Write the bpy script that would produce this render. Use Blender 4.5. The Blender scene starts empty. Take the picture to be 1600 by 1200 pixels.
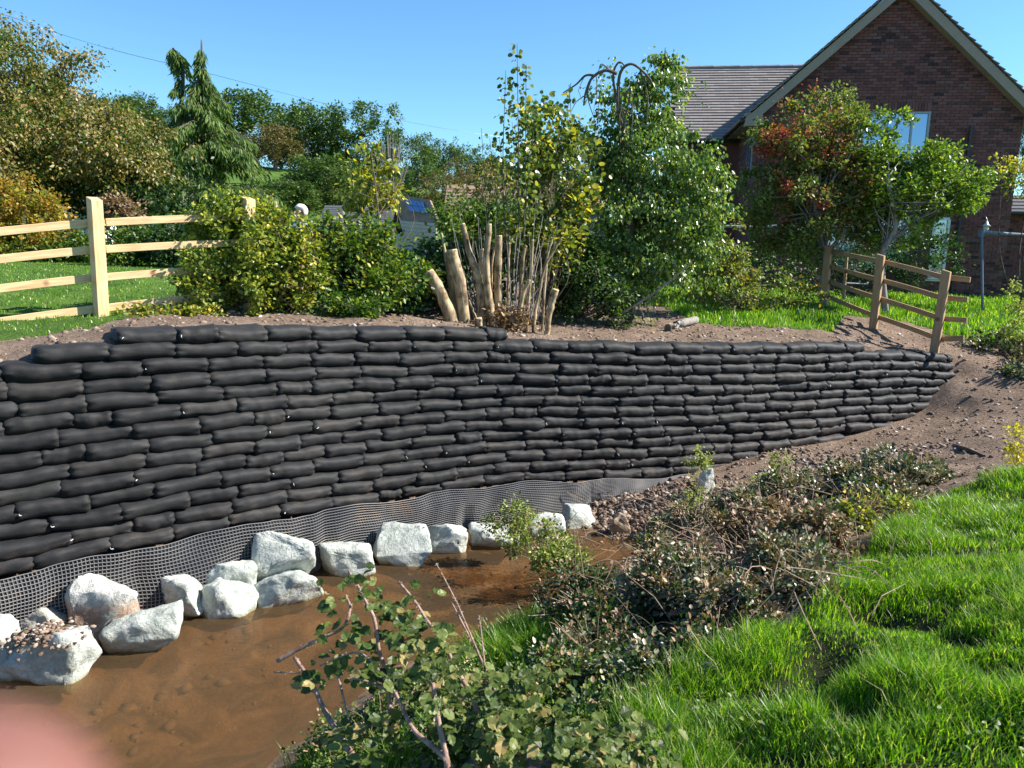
import bpy, bmesh, math, random
import numpy as np
from mathutils import Vector, Matrix, noise as mnoise
R = math.radians
random.seed(7)
rng = np.random.default_rng(7)
scene = bpy.context.scene
col = scene.collection

# ------------------------------------------------------------------ camera, sky, sun
PITCH, FPX, CZ = R(11.0), 1232.0, 1.6
cam_data = bpy.data.cameras.new('camera')
cam = bpy.data.objects.new('camera', cam_data)
col.objects.link(cam)
cam.location = (0, 0, CZ)
ROLL = R(1.0)
cam.rotation_mode = 'QUATERNION'
cam.rotation_quaternion = (Matrix.Rotation(R(90) - PITCH, 3, 'X') @ Matrix.Rotation(ROLL, 3, 'Z')).to_quaternion()
cam_data.sensor_width = 36
cam_data.lens = 36 * FPX / 1600
cam_data.clip_start = 0.005
cam_data.clip_end = 3000
cam_data.dof.use_dof = True
cam_data.dof.focus_distance = 8.0
cam_data.dof.aperture_fstop = 8.5
scene.camera = cam

SUN_EL, SUN_ROT = R(38), R(88)
world = bpy.data.worlds.new('World')
scene.world = world
world.use_nodes = True
wn = world.node_tree.nodes
sky = wn.new('ShaderNodeTexSky')
sky.sky_type = 'NISHITA'
sky.sun_disc = False
sky.sun_elevation = SUN_EL
sky.sun_rotation = SUN_ROT
sky.air_density = 1.0
sky.dust_density = 0.15
sky.ozone_density = 3.0
sky.altitude = 300
wn['Background'].inputs['Strength'].default_value = 0.071
tint = wn.new('ShaderNodeMix'); tint.data_type = 'RGBA'; tint.blend_type = 'MULTIPLY'
tint.inputs['Factor'].default_value = 1; tint.inputs[7].default_value = (.78, 1.16, 1.36, 1)
world.node_tree.links.new(sky.outputs[0], tint.inputs[6])
world.node_tree.links.new(tint.outputs[2], wn['Background'].inputs['Color'])
sd = bpy.data.lights.new('sun', 'SUN')
sd.energy = 5.0
sd.angle = R(0.55)
sd.color = (1.0, 0.95, 0.87)
sun = bpy.data.objects.new('sun', sd)
col.objects.link(sun)
sdir = Vector((math.cos(SUN_EL) * math.sin(SUN_ROT), math.cos(SUN_EL) * math.cos(SUN_ROT), math.sin(SUN_EL)))
sun.rotation_euler = sdir.to_track_quat('Z', 'Y').to_euler()
sun.location = (60, 0, 50)
scene.view_settings.view_transform = 'Standard'
scene.view_settings.look = 'None'
scene.view_settings.gamma = 1
scene.view_settings.exposure = 1.15
scene.view_settings.use_curve_mapping = False

# ------------------------------------------------------------------ coordinate helpers
cP, sP = math.cos(PITCH), math.sin(PITCH)
cR, sR = math.cos(ROLL), math.sin(ROLL)
def uv(px, py):
    a, b_ = (px - 800) / FPX, (py - 600) / FPX
    return a * cR + b_ * sR, b_ * cR - a * sR
def at(px, py, d):
    """point seen at pixel (of 1600x1200) at depth d along the lens axis"""
    u, v = uv(px, py); u *= d; v *= d
    return Vector((u, d * cP - v * sP, CZ - d * sP - v * cP))
def atY(px, py, Y):
    return at(px, py, Y / (cP - uv(px, py)[1] * sP))
def atZ(px, py, z):
    k = sP + uv(px, py)[1] * cP
    return at(px, py, (CZ - z) / k)
def dep(p):
    return p[1] * cP + (CZ - p[2]) * sP

# ------------------------------------------------------------------ object helpers
def tag(o, label=None, cat=None, group=None, kind=None):
    if label: o['label'] = label
    if cat: o['category'] = cat
    if group: o['group'] = group
    if kind: o['kind'] = kind
    return o
def thing(name, loc, label, cat, group=None, rz=0):
    o = bpy.data.objects.new(name, None)
    o.empty_display_size = .1
    col.objects.link(o)
    o.location = loc
    o.rotation_euler = (0, 0, rz)
    return tag(o, label, cat, group)
def link(name, me, mat, parent=None, smooth=False):
    """mesh is given in world coordinates; children are re-expressed relative to an unrotated parent"""
    if mat is not None and not me.materials:
        me.materials.append(mat)
    if smooth:
        me.polygons.foreach_set('use_smooth', [True] * len(me.polygons))
    o = bpy.data.objects.new(name, me)
    col.objects.link(o)
    if parent is not None:
        o.parent = parent
        o.location = -Vector(parent.location) if parent.type == 'EMPTY' else (0, 0, 0)
    return o
def mesh_np(name, V, faces_flat, loops_per_face):
    """V (n,3); faces_flat flat loop vertex ids; loops_per_face array"""
    me = bpy.data.meshes.new(name)
    V = np.asarray(V, np.float32)
    ff = np.asarray(faces_flat, np.int32).ravel()
    lp = np.asarray(loops_per_face, np.int32)
    me.vertices.add(len(V)); me.vertices.foreach_set('co', V.ravel())
    me.loops.add(len(ff)); me.loops.foreach_set('vertex_index', ff)
    me.polygons.add(len(lp))
    st = np.zeros(len(lp), np.int32); st[1:] = np.cumsum(lp)[:-1]
    me.polygons.foreach_set('loop_start', st)
    me.update(calc_edges=True)
    me.validate(verbose=False)
    return me
class MB:
    def __init__(self): self.v = []; self.f = []
    def box(self, c, s, rot=None, bev=0.0):
        c = Vector(c); n = len(self.v)
        for z in (-.5, .5):
            for x, y in ((-.5, -.5), (.5, -.5), (.5, .5), (-.5, .5)):
                p = Vector((x * s[0], y * s[1], z * s[2]))
                if rot is not None: p = rot @ p
                self.v.append(tuple(c + p))
        for q in ((3, 2, 1, 0), (4, 5, 6, 7), (0, 1, 5, 4), (1, 2, 6, 5), (2, 3, 7, 6), (3, 0, 4, 7)):
            self.f.append(tuple(n + i for i in q))
        return self
    def tube(self, pts, rad, sides=7, cap=True):
        pts = [Vector(p) for p in pts]
        if not hasattr(rad, '__len__'): rad = [rad] * len(pts)
        n0 = len(self.v); ref = Vector((.31, .92, .23)).normalized()
        for i, p in enumerate(pts):
            a = pts[max(0, i - 1)]; b = pts[min(len(pts) - 1, i + 1)]
            d = (b - a).normalized()
            if abs(d.dot(ref)) > .95: rf = Vector((1, 0, 0))
            else: rf = ref
            u = d.cross(rf).normalized(); w = d.cross(u)
            for k in range(sides):
                t = 2 * math.pi * k / sides
                self.v.append(tuple(p + (u * math.cos(t) + w * math.sin(t)) * rad[i]))
        for i in range(len(pts) - 1):
            for k in range(sides):
                a = n0 + i * sides + k; b = n0 + i * sides + (k + 1) % sides
                self.f.append((a, b, b + sides, a + sides))
        if cap:
            self.f.append(tuple(n0 + k for k in range(sides))[::-1])
            m = n0 + (len(pts) - 1) * sides
            self.f.append(tuple(m + k for k in range(sides)))
        return self
    def poly(self, pts):
        n = len(self.v); self.v += [tuple(p) for p in pts]
        self.f.append(tuple(range(n, n + len(pts)))); return self
    def build(self, name, mat, parent=None, smooth=False):
        me = bpy.data.meshes.new(name); me.from_pydata(self.v, [], self.f); me.update()
        return link(name, me, mat, parent, smooth)
def bevel(o, w=.006, seg=1):
    m = o.modifiers.new('bevel', 'BEVEL'); m.width = w; m.segments = seg; m.limit_method = 'ANGLE'
    return o
def curve(pts, n=10, wob=0.0):
    """Catmull-Rom through points"""
    P = [Vector(p) for p in pts]
    P = [P[0] * 2 - P[1]] + P + [P[-1] * 2 - P[-2]]
    out = []
    for i in range(1, len(P) - 2):
        for k in range(n):
            t = k / n
            q = .5 * ((2 * P[i]) + (P[i + 1] - P[i - 1]) * t + (2 * P[i - 1] - 5 * P[i] + 4 * P[i + 1] - P[i + 2]) * t * t
                      + (3 * P[i] - P[i - 1] - 3 * P[i + 1] + P[i + 2]) * t ** 3)
            if wob: q = q + Vector((random.gauss(0, wob), random.gauss(0, wob), random.gauss(0, wob)))
            out.append(q)
    out.append(P[-2]); return out

# ------------------------------------------------------------------ materials
def mat(name):
    m = bpy.data.materials.new(name); m.use_nodes = True
    nt = m.node_tree; N = nt.nodes; b = N['Principled BSDF']
    return m, nt, N, b
def inp(nt, sock, v):
    if isinstance(v, bpy.types.NodeSocket): nt.links.new(v, sock)
    else: sock.default_value = v
def tnoise(nt, scale, detail=4, coord='Object', rough=.55, dist=0.0, vec=None):
    t = nt.nodes.new('ShaderNodeTexNoise')
    if vec is None:
        c = nt.nodes.new('ShaderNodeTexCoord'); vec = c.outputs[coord]
    nt.links.new(vec, t.inputs['Vector'])
    t.inputs['Scale'].default_value = scale; t.inputs['Detail'].default_value = detail
    t.inputs['Roughness'].default_value = rough; t.inputs['Distortion'].default_value = dist
    return t.outputs['Fac']
def ramp(nt, fac, stops, interp='LINEAR'):
    r = nt.nodes.new('ShaderNodeValToRGB'); r.color_ramp.interpolation = interp
    e = r.color_ramp.elements
    while len(e) > len(stops): e.remove(e[-1])
    while len(e) < len(stops): e.new(1)
    for i, (p, c) in enumerate(stops):
        e[i].position = p; e[i].color = (*c, 1) if len(c) == 3 else c
    nt.links.new(fac, r.inputs['Fac']); return r.outputs['Color']
def mixc(nt, fac, a, b, mode='MIX'):
    m = nt.nodes.new('ShaderNodeMix'); m.data_type = 'RGBA'; m.blend_type = mode
    inp(nt, m.inputs['Factor'], fac)
    inp(nt, m.inputs[6], a if isinstance(a, bpy.types.NodeSocket) else (*a, 1))
    inp(nt, m.inputs[7], b if isinstance(b, bpy.types.NodeSocket) else (*b, 1))
    return m.outputs[2]
def math_(nt, op, a, b=0.0, clamp=False):
    m = nt.nodes.new('ShaderNodeMath'); m.operation = op; m.use_clamp = clamp
    inp(nt, m.inputs[0], a); inp(nt, m.inputs[1], b); return m.outputs[0]
def bump(nt, b, h, strength=.3, dist=.02):
    n = nt.nodes.new('ShaderNodeBump'); n.inputs['Strength'].default_value = strength
    n.inputs['Distance'].default_value = dist
    nt.links.new(h, n.inputs['Height']); nt.links.new(n.outputs[0], b.inputs['Normal']); return n
def rnd(nt):
    """random per island plus random per object"""
    g = nt.nodes.new('ShaderNodeNewGeometry'); o = nt.nodes.new('ShaderNodeObjectInfo')
    s = math_(nt, 'ADD', g.outputs['Random Per Island'], o.outputs['Random'])
    return math_(nt, 'FRACT', s)
def plain(name, c, rough=.7, var=.15, scale=6.0, bmp=.0, bscale=40, metal=0):
    m, nt, N, b = mat(name)
    f = tnoise(nt, scale)
    lo = tuple(x * (1 - var) for x in c); hi = tuple(min(1, x * (1 + var)) for x in c)
    nt.links.new(ramp(nt, f, [(.3, lo), (.7, hi)]), b.inputs['Base Color'])
    b.inputs['Roughness'].default_value = rough; b.inputs['Metallic'].default_value = metal
    if bmp: bump(nt, b, tnoise(nt, bscale), bmp, .01)
    return m
def leafmat(name, stops, rough=.45, trans=.35, tcol=(.9, 1.0, .35), spec=.4):
    m, nt, N, b = mat(name)
    c = ramp(nt, rnd(nt), stops)
    nt.links.new(c, b.inputs['Base Color'])
    b.inputs['Roughness'].default_value = rough
    b.inputs['Specular IOR Level'].default_value = spec
    tr = N.new('ShaderNodeBsdfTranslucent')
    br = N.new('ShaderNodeMix'); br.data_type = 'RGBA'; br.blend_type = 'MULTIPLY'
    br.inputs['Factor'].default_value = 1
    nt.links.new(c, br.inputs[6]); br.inputs[7].default_value = (*[x * 1.6 for x in tcol], 1)
    nt.links.new(br.outputs[2], tr.inputs['Color'])
    mx = N.new('ShaderNodeMixShader'); mx.inputs[0].default_value = trans
    nt.links.new(b.outputs[0], mx.inputs[1]); nt.links.new(tr.outputs[0], mx.inputs[2])
    nt.links.new(mx.outputs[0], N['Material Output'].inputs['Surface'])
    return m
M = {}
M['green'] = leafmat('leaf_green', [(0, (.03, .07, .012)), (.5, (.07, .14, .02)), (.85, (.13, .2, .03)), (1, (.3, .3, .05))])
M['applegreen'] = leafmat('leaf_apple_green', [(0, (.05, .1, .015)), (.5, (.12, .2, .025)), (.9, (.24, .33, .05)), (1, (.45, .42, .08))], rough=.35)
M['ivy'] = leafmat('leaf_ivy', [(0, (.035, .07, .012)), (.35, (.11, .17, .025)), (.75, (.28, .32, .05)), (1, (.5, .45, .09))], rough=.35)
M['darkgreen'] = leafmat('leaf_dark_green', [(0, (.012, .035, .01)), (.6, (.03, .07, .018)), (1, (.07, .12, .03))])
M['yellowgreen'] = leafmat('leaf_yellow_green', [(0, (.06, .11, .015)), (.5, (.17, .22, .03)), (.8, (.35, .32, .05)), (1, (.6, .42, .05))])
M['poplar'] = leafmat('leaf_round', [(0, (.04, .075, .015)), (.55, (.1, .15, .035)), (.85, (.22, .26, .06)), (1, (.5, .4, .08))], rough=.35)
M['weep'] = leafmat('leaf_weeping', [(0, (.04, .09, .018)), (.5, (.11, .19, .035)), (.9, (.24, .32, .07)), (1, (.45, .4, .1))], rough=.33, spec=.6)
M['brownleaf'] = leafmat('leaf_autumn_brown', [(0, (.05, .075, .015)), (.35, (.12, .13, .03)), (.75, (.28, .21, .06)), (1, (.42, .27, .1))], trans=.25)
M['orange'] = leafmat('leaf_orange', [(0, (.14, .13, .02)), (.5, (.35, .24, .03)), (1, (.52, .23, .05))])
M['conifer'] = leafmat('conifer_spray', [(0, (.035, .08, .02)), (.5, (.1, .17, .035)), (1, (.2, .27, .055))], rough=.6, trans=.35)
M['oak'] = leafmat('hill_leaf', [(0, (.035, .065, .016)), (.6, (.08, .14, .03)), (1, (.15, .22, .05))], rough=.6, trans=.2)
M['oakb'] = leafmat('hill_leaf_brown', [(0, (.06, .06, .02)), (.6, (.14, .12, .04)), (1, (.25, .17, .07))], rough=.6, trans=.2)
M['hawthorn'] = leafmat('leaf_hawthorn', [(0, (.05, .08, .02)), (.45, (.13, .18, .04)), (.8, (.22, .26, .06)), (1, (.32, .2, .09))])
M['redleaf'] = leafmat('berries_red', [(0, (.22, .035, .03)), (.6, (.4, .09, .07)), (1, (.45, .2, .1))], trans=.3)
M['bramble'] = leafmat('leaf_bramble', [(0, (.03, .05, .008)), (.5, (.08, .115, .02)), (.85, (.16, .19, .045)), (1, (.36, .26, .1))], rough=.45, trans=.25, spec=.28)
M['bramblegrey'] = leafmat('leaf_bramble_grey', [(0, (.04, .06, .02)), (.35, (.11, .14, .06)), (.7, (.22, .22, .12)), (.88, (.32, .29, .18)), (1, (.4, .24, .14))], rough=.4, trans=.15, spec=.6)
M['dead'] = leafmat('leaf_dead', [(0, (.1, .06, .03)), (.5, (.22, .13, .07)), (1, (.42, .29, .17))], trans=.15)
M['weed'] = leafmat('leaf_weed', [(0, (.1, .15, .03)), (.5, (.24, .3, .07)), (1, (.5, .45, .2))])
M['yellow'] = leafmat('leaf_bright_yellow', [(0, (.3, .3, .03)), (1, (.65, .5, .05))])
def barkmat(name, a, b_, s=14, bm=.5):
    m, nt, N, b = mat(name)
    c = N.new('ShaderNodeTexCoord'); mp = N.new('ShaderNodeMapping')
    mp.inputs['Scale'].default_value = (s, s, s * .25)
    nt.links.new(c.outputs['Object'], mp.inputs[0])
    f = tnoise(nt, 1.0, 6, vec=mp.outputs[0], dist=1.0)
    nt.links.new(ramp(nt, f, [(.3, a), (.7, b_)]), b.inputs['Base Color'])
    b.inputs['Roughness'].default_value = .85
    bump(nt, b, f, bm, .01)
    return m
M['bark'] = barkmat('bark_brown', (.06, .045, .03), (.16, .12, .085))
M['barkpale'] = barkmat('bark_pale', (.13, .09, .05), (.56, .44, .28), 11, .8)
nt = M['barkpale'].node_tree; b = nt.nodes['Principled BSDF']; src = b.inputs['Base Color'].links[0].from_socket
pt_ = ramp(nt, tnoise(nt, 6, 6, rough=.7), [(.42, (.42, .36, .26)), (.5, (1, .95, .85)), (.66, (1.15, 1.1, 1))]); nt.links.new(mixc(nt, .9, src, pt_, 'MULTIPLY'), b.inputs['Base Color'])
M['barkgrey'] = barkmat('bark_grey', (.12, .11, .1), (.32, .29, .25), 20)
M['cutwood'] = plain('cut_wood', (.62, .48, .28), .8, .2, 30)
M['deadstalk'] = barkmat('dead_stalk', (.2, .13, .085), (.5, .36, .24), 30, .2)
M['bramblestem'] = barkmat('bramble_stem', (.16, .08, .06), (.42, .28, .21), 40, .2)
def timber(name, a, b_, knot):
    m, nt, N, b = mat(name)
    c = N.new('ShaderNodeTexCoord'); oi = N.new('ShaderNodeObjectInfo')
    ad = N.new('ShaderNodeVectorMath'); ad.operation = 'MULTIPLY_ADD'
    nt.links.new(oi.outputs['Random'], ad.inputs[0]); ad.inputs[1].default_value = (31, 17, 23)
    nt.links.new(c.outputs['Object'], ad.inputs[2])
    mp = N.new('ShaderNodeMapping'); mp.inputs['Scale'].default_value = (2.2, 26, 26)
    nt.links.new(ad.outputs[0], mp.inputs[0])
    f = tnoise(nt, 1.4, 6, vec=mp.outputs[0], dist=.8)
    col1 = ramp(nt, f, [(.28, a), (.7, b_)])
    f2 = tnoise(nt, 3.0, 2, vec=ad.outputs[0])
    col2 = mixc(nt, math_(nt, 'MULTIPLY', f2, .5), col1, (a[0] * .8, a[1] * .6, a[2] * .4))
    vo = N.new('ShaderNodeTexVoronoi'); vo.inputs['Scale'].default_value = 3.1
    nt.links.new(ad.outputs[0], vo.inputs['Vector'])
    k = ramp(nt, vo.outputs['Distance'], [(.07, (1, 1, 1)), (.15, (0, 0, 0))])
    nt.links.new(mixc(nt, k, col2, knot), b.inputs['Base Color'])
    b.inputs['Roughness'].default_value = .7
    bump(nt, b, f, .25, .004); return m
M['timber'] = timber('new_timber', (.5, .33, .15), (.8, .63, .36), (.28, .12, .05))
M['timberdark'] = timber('brown_timber', (.28, .17, .085), (.46, .31, .17), (.14, .07, .04))  # darker, browner timber for the right fence and the stake

# sandbag cloth
m, nt, N, b = mat('black_bag_cloth'); M['bag'] = m
tc = N.new('ShaderNodeTexCoord'); oi = N.new('ShaderNodeObjectInfo')
va = N.new('ShaderNodeVectorMath'); va.operation = 'MULTIPLY_ADD'
nt.links.new(oi.outputs['Random'], va.inputs[0]); va.inputs[1].default_value = (50, 30, 20); nt.links.new(tc.outputs['Object'], va.inputs[2])
n1 = tnoise(nt, 5, 5, vec=va.outputs[0]); n2 = tnoise(nt, 60, 3, vec=va.outputs[0])
base = ramp(nt, n1, [(.3, (.0112, .0113, .0122)), (.75, (.0205, .0202, .021))])
ob = ramp(nt, oi.outputs['Random'], [(0, (.62, .63, .68)), (.5, (1, 1, 1)), (.85, (1.2, 1.2, 1.12)), (1, (1.75, 1.6, 1.4))])
base = mixc(nt, 1.0, base, ob, 'MULTIPLY')
geo = N.new('ShaderNodeNewGeometry'); sx = N.new('ShaderNodeSeparateXYZ'); nt.links.new(geo.outputs['Position'], sx.inputs[0])
low = N.new('ShaderNodeMapRange'); low.inputs[1].default_value = -.9; low.inputs[2].default_value = -1.75
nt.links.new(sx.outputs[2], low.inputs[0])
du = ramp(nt, tnoise(nt, 3.2, 6, vec=va.outputs[0], rough=.7), [(.5, (0, 0, 0)), (.75, (1, 1, 1))])
dust = math_(nt, 'MULTIPLY', math_(nt, 'ADD', low.outputs[0], .25), du)
dust = math_(nt, 'MULTIPLY', dust, .45)
base = mixc(nt, dust, base, (.17, .12, .085))
nt.links.new(base, b.inputs['Base Color'])
b.inputs['Roughness'].default_value = .66
b.inputs['Specular IOR Level'].default_value = .3
b.inputs['Sheen Weight'].default_value = .03; b.inputs['Sheen Roughness'].default_value = .4
w1 = N.new('ShaderNodeMapping'); w1.inputs['Scale'].default_value = (14, 5, 5)
nt.links.new(va.outputs[0], w1.inputs[0])
w2 = N.new('ShaderNodeMapping'); w2.inputs['Scale'].default_value = (38, 3, 6); nt.links.new(va.outputs[0], w2.inputs[0])
hh = math_(nt, 'ADD', math_(nt, 'MULTIPLY', tnoise(nt, 1, 3, vec=w2.outputs[0], dist=2.0), .3), math_(nt, 'ADD', math_(nt, 'MULTIPLY', tnoise(nt, 1, 4, vec=w1.outputs[0], dist=1.2), .5), math_(nt, 'MULTIPLY', n2, .3)))
bump(nt, b, hh, .3, .015)
M['bagback'] = plain('gap_shade', (.015, .013, .012), .95)  # near-black colour stands for the shade between bags
M['tie'] = plain('white_tie', (.7, .68, .62), .6)
# geogrid strands
m, nt, N, b = mat('grid_strand'); M['grid'] = m
g1 = ramp(nt, tnoise(nt, 1.6, 4), [(.35, (.13, .13, .135)), (.6, (.21, .2, .19)), (.75, (.38, .29, .22))])
nt.links.new(g1, b.inputs['Base Color']); b.inputs['Roughness'].default_value = .5
M['gridcloth'] = plain('grid_backing_cloth', (.018, .018, .02), .8, .3, 4, .3, 30)
# rock
def rockmat(name, a, b_, c_, soil=False, algae=True):
    m, nt, N, b = mat(name)
    oi = N.new('ShaderNodeObjectInfo'); geo = N.new('ShaderNodeNewGeometry')
    f1 = tnoise(nt, 3.5, 8, vec=geo.outputs['Position'], dist=.6, rough=.65); f2 = tnoise(nt, 30, 6, vec=geo.outputs['Position'], rough=.7)
    c = ramp(nt, f1, [(.3, a), (.5, b_), (.72, c_)])
    sp = ramp(nt, f2, [(.42, (.72, .74, .72)), (.58, (1, 1, 1))])
    c = mixc(nt, .8, c, sp, 'MULTIPLY')
    mus = N.new('ShaderNodeTexNoise'); mus.inputs['Scale'].default_value = 5; mus.inputs['Detail'].default_value = 3; mus.inputs['Distortion'].default_value = 2.2
    nt.links.new(geo.outputs['Position'], mus.inputs['Vector'])
    vein = ramp(nt, mus.outputs['Fac'], [(.485, (1, 1, 1)), (.5, (.55, .58, .56)), (.515, (1, 1, 1))])
    c = mixc(nt, .7, c, vein, 'MULTIPLY')
    s = N.new('ShaderNodeSeparateXYZ'); nt.links.new(geo.outputs['Position'], s.inputs[0])
    zz = math_(nt, 'ADD', s.outputs[2], math_(nt, 'MULTIPLY', f1, .1))
    if algae:
        mr = N.new('ShaderNodeMapRange'); mr.inputs[1].default_value = -1.80; mr.inputs[2].default_value = -1.86
        nt.links.new(zz, mr.inputs[0]); c = mixc(nt, math_(nt, 'MULTIPLY', mr.outputs[0], .75), c, (.22, .2, .08))
    if soil:
        sr = ramp(nt, tnoise(nt, 4.5, 6, vec=geo.outputs['Position'], rough=.7), [(.42, (0, 0, 0)), (.5, (1, 1, 1))])
        hm = N.new('ShaderNodeMapRange'); hm.inputs[1].default_value = -1.5; hm.inputs[2].default_value = -1.62; nt.links.new(s.outputs[2], hm.inputs[0])
        c = mixc(nt, math_(nt, 'MULTIPLY', sr, hm.outputs[0]), c, (.42, .26, .17))
    nt.links.new(c, b.inputs['Base Color']); b.inputs['Roughness'].default_value = .8
    bump(nt, b, math_(nt, 'ADD', f1, math_(nt, 'MULTIPLY', f2, .5)), .9, .04)
    return m
M['rock'] = rockmat('pale_granite', (.33, .36, .32), (.54, .56, .5), (.77, .75, .68))
M['rocksoil'] = rockmat('pale_granite_with_soil', (.42, .44, .4), (.6, .58, .52), (.78, .74, .68), soil=True)
M['rockbeige'] = rockmat('beige_granite', (.42, .38, .29), (.58, .53, .43), (.72, .66, .54))
M['rockbrown'] = rockmat('brown_stone', (.25, .17, .1), (.42, .3, .2), (.6, .46, .32), algae=False)
M['bedstone'] = plain('bed_stone', (.13, .085, .045), .8, .3, 8)
M['clod'] = None
def soilcolor(nt, vec):
    f1 = tnoise(nt, 1.3, 8, vec=vec, rough=.7); f2 = tnoise(nt, 22, 8, vec=vec, rough=.75)
    c = ramp(nt, f1, [(.3, (.16, .112, .08)), (.55, (.25, .178, .13)), (.75, (.36, .27, .2))])
    s = ramp(nt, f2, [(.33, (.42, .38, .35)), (.5, (.95, .95, .95)), (.68, (1.3, 1.3, 1.28))])
    return mixc(nt, 1.0, c, s, 'MULTIPLY'), f1, f2
m, nt, N, b = mat('soil_clod'); M['clod'] = m
cc = ramp(nt, rnd(nt), [(0, (.09, .06, .04)), (.55, (.2, .135, .095)), (.9, (.34, .25, .18)), (1, (.55, .5, .44))])
nt.links.new(cc, b.inputs['Base Color']); b.inputs['Roughness'].default_value = .95
bump(nt, b, tnoise(nt, 60), .5, .01)
# ground
m, nt, N, b = mat('ground_soil_and_turf'); M['ground'] = m
geo = N.new('ShaderNodeNewGeometry'); ps = geo.outputs['Position']
sc, f1, f2 = soilcolor(nt, ps)
gf = tnoise(nt, .9, 6, vec=ps, rough=.7); gh = tnoise(nt, 45, 4, vec=ps)
gc = ramp(nt, gf, [(.3, (.05, .105, .016)), (.55, (.09, .17, .028)), (.75, (.15, .21, .045))])
gc = mixc(nt, .8, gc, ramp(nt, gh, [(.35, (.55, .55, .5)), (.6, (1.15, 1.15, 1.1))]), 'MULTIPLY')
at_ = N.new('ShaderNodeAttribute'); at_.attribute_name = 'turf'
tf = math_(nt, 'ADD', at_.outputs['Fac'], math_(nt, 'MULTIPLY', math_(nt, 'SUBTRACT', f2, .5), 1.2))
tf = ramp(nt, tf, [(.42, (0, 0, 0)), (.58, (1, 1, 1))])
bed = N.new('ShaderNodeAttribute'); bed.attribute_name = 'bed'
th = N.new('ShaderNodeAttribute'); th.attribute_name = 'thatch_shade'; gc = mixc(nt, th.outputs['Fac'], gc, ramp(nt, gh, [(.3, (.016, .02, .008)), (.7, (.05, .06, .02))]))  # dark thatch tone; shade down among the near grass is painted in too
cfin = mixc(nt, tf, sc, gc)
bedc = ramp(nt, tnoise(nt, 2.4, 6, vec=ps, dist=1.0), [(.35, (.09, .06, .03)), (.52, (.24, .15, .075)), (.75, (.4, .27, .15))])
cfin = mixc(nt, bed.outputs['Fac'], cfin, bedc)
nt.links.new(cfin, b.inputs['Base Color']); b.inputs['Roughness'].default_value = .95
b.inputs['Specular IOR Level'].default_value = .15
bump(nt, b, math_(nt, 'ADD', math_(nt, 'MULTIPLY', f1, 1.0), math_(nt, 'MULTIPLY', f2, .8)), .9, .07)
# water
m, nt, N, b = mat('brown_stream_water'); M['water'] = m
geo = N.new('ShaderNodeNewGeometry')
wc = ramp(nt, tnoise(nt, .8, 5, vec=geo.outputs['Position'], dist=.6), [(.3, (.105, .068, .036)), (.7, (.15, .1, .055))])
nt.links.new(wc, b.inputs['Base Color']); b.inputs['Roughness'].default_value = .06; b.inputs['IOR'].default_value = 1.33
tb = N.new('ShaderNodeBsdfTransparent'); tb.inputs[0].default_value = (.9, .72, .5, 1)
mx = N.new('ShaderNodeMixShader'); mx.inputs[0].default_value = .42
nt.links.new(tb.outputs[0], mx.inputs[1]); nt.links.new(b.outputs[0], mx.inputs[2])
nt.links.new(mx.outputs[0], N['Material Output'].inputs['Surface'])
mp = N.new('ShaderNodeMapping'); mp.inputs['Scale'].default_value = (1, 2.2, 1); mp.inputs['Rotation'].default_value = (0, 0, R(35))
nt.links.new(geo.outputs['Position'], mp.inputs[0])
bump(nt, b, tnoise(nt, 9, 5, vec=mp.outputs[0], dist=.8), .4, .02)
# grass blades
M['grass'] = leafmat('grass_blade', [(0, (.035, .1, .008)), (.45, (.11, .25, .016)), (.88, (.24, .4, .03)), (1, (.5, .5, .22))], rough=.35, trans=.5, tcol=(.95, 1, .2), spec=.5)
M['grassdry'] = leafmat('grass_dry', [(0, (.12, .15, .03)), (.6, (.25, .25, .08)), (1, (.5, .42, .2))], rough=.5, trans=.3)
# house
m, nt, N, b = mat('brick_face'); M['brick'] = m
r_ = rnd(nt)
bc = ramp(nt, r_, [(0, (.034, .019, .022)), (.1, (.1, .042, .04)), (.4, (.155, .057, .05)), (.8, (.195, .076, .064)), (1, (.155, .09, .085))])
bc = mixc(nt, .6, bc, ramp(nt, tnoise(nt, 25, 4), [(.3, (.7, .7, .7)), (.7, (1.2, 1.2, 1.2))]), 'MULTIPLY')
gq = N.new('ShaderNodeNewGeometry'); bc = mixc(nt, .7, bc, ramp(nt, tnoise(nt, .7, 5, vec=gq.outputs['Position'], rough=.7), [(.3, (.72, .72, .76)), (.7, (1.2, 1.15, 1.1))]), 'MULTIPLY')
nt.links.new(bc, b.inputs['Base Color']); b.inputs['Roughness'].default_value = .85
M['mortar'] = plain('mortar', (.17, .14, .125), .95, .15, 12)
m, nt, N, b = mat('roof_tile'); M['tile'] = m
tcx = ramp(nt, rnd(nt), [(0, (.19, .165, .155)), (.6, (.23, .2, .185)), (1, (.26, .23, .21))])
nt.links.new(tcx, b.inputs['Base Color']); b.inputs['Roughness'].default_value = .8
M['tileshed'] = plain('brown_roof_tiles', (.26, .17, .12), .85, .2, 3)
M['barge'] = plain('painted_bargeboard', (.29, .225, .165), .5, .06, 3)
M['frame'] = plain('window_frame_grey', (.33, .37, .38), .5, .05)
M['white'] = plain('white_paint', (.75, .74, .7), .5, .05)
M['cream'] = plain('cream_stone', (.6, .54, .42), .8, .1)
M['blackp'] = plain('black_plastic', (.02, .02, .022), .4)
M['slate'] = plain('slate_grey', (.085, .085, .09), .7, .15, 8)
M['bluegrey'] = plain('blue_grey_metal', (.11, .15, .22), .45)
M['steel'] = plain('pale_metal', (.62, .65, .66), .35, .05, metal=.6)
m, nt, N, b = mat('window_glass'); M['glass'] = m
b.inputs['Base Color'].default_value = (.3, .42, .55, 1); b.inputs['Metallic'].default_value = .75; b.inputs['Roughness'].default_value = .04
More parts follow.
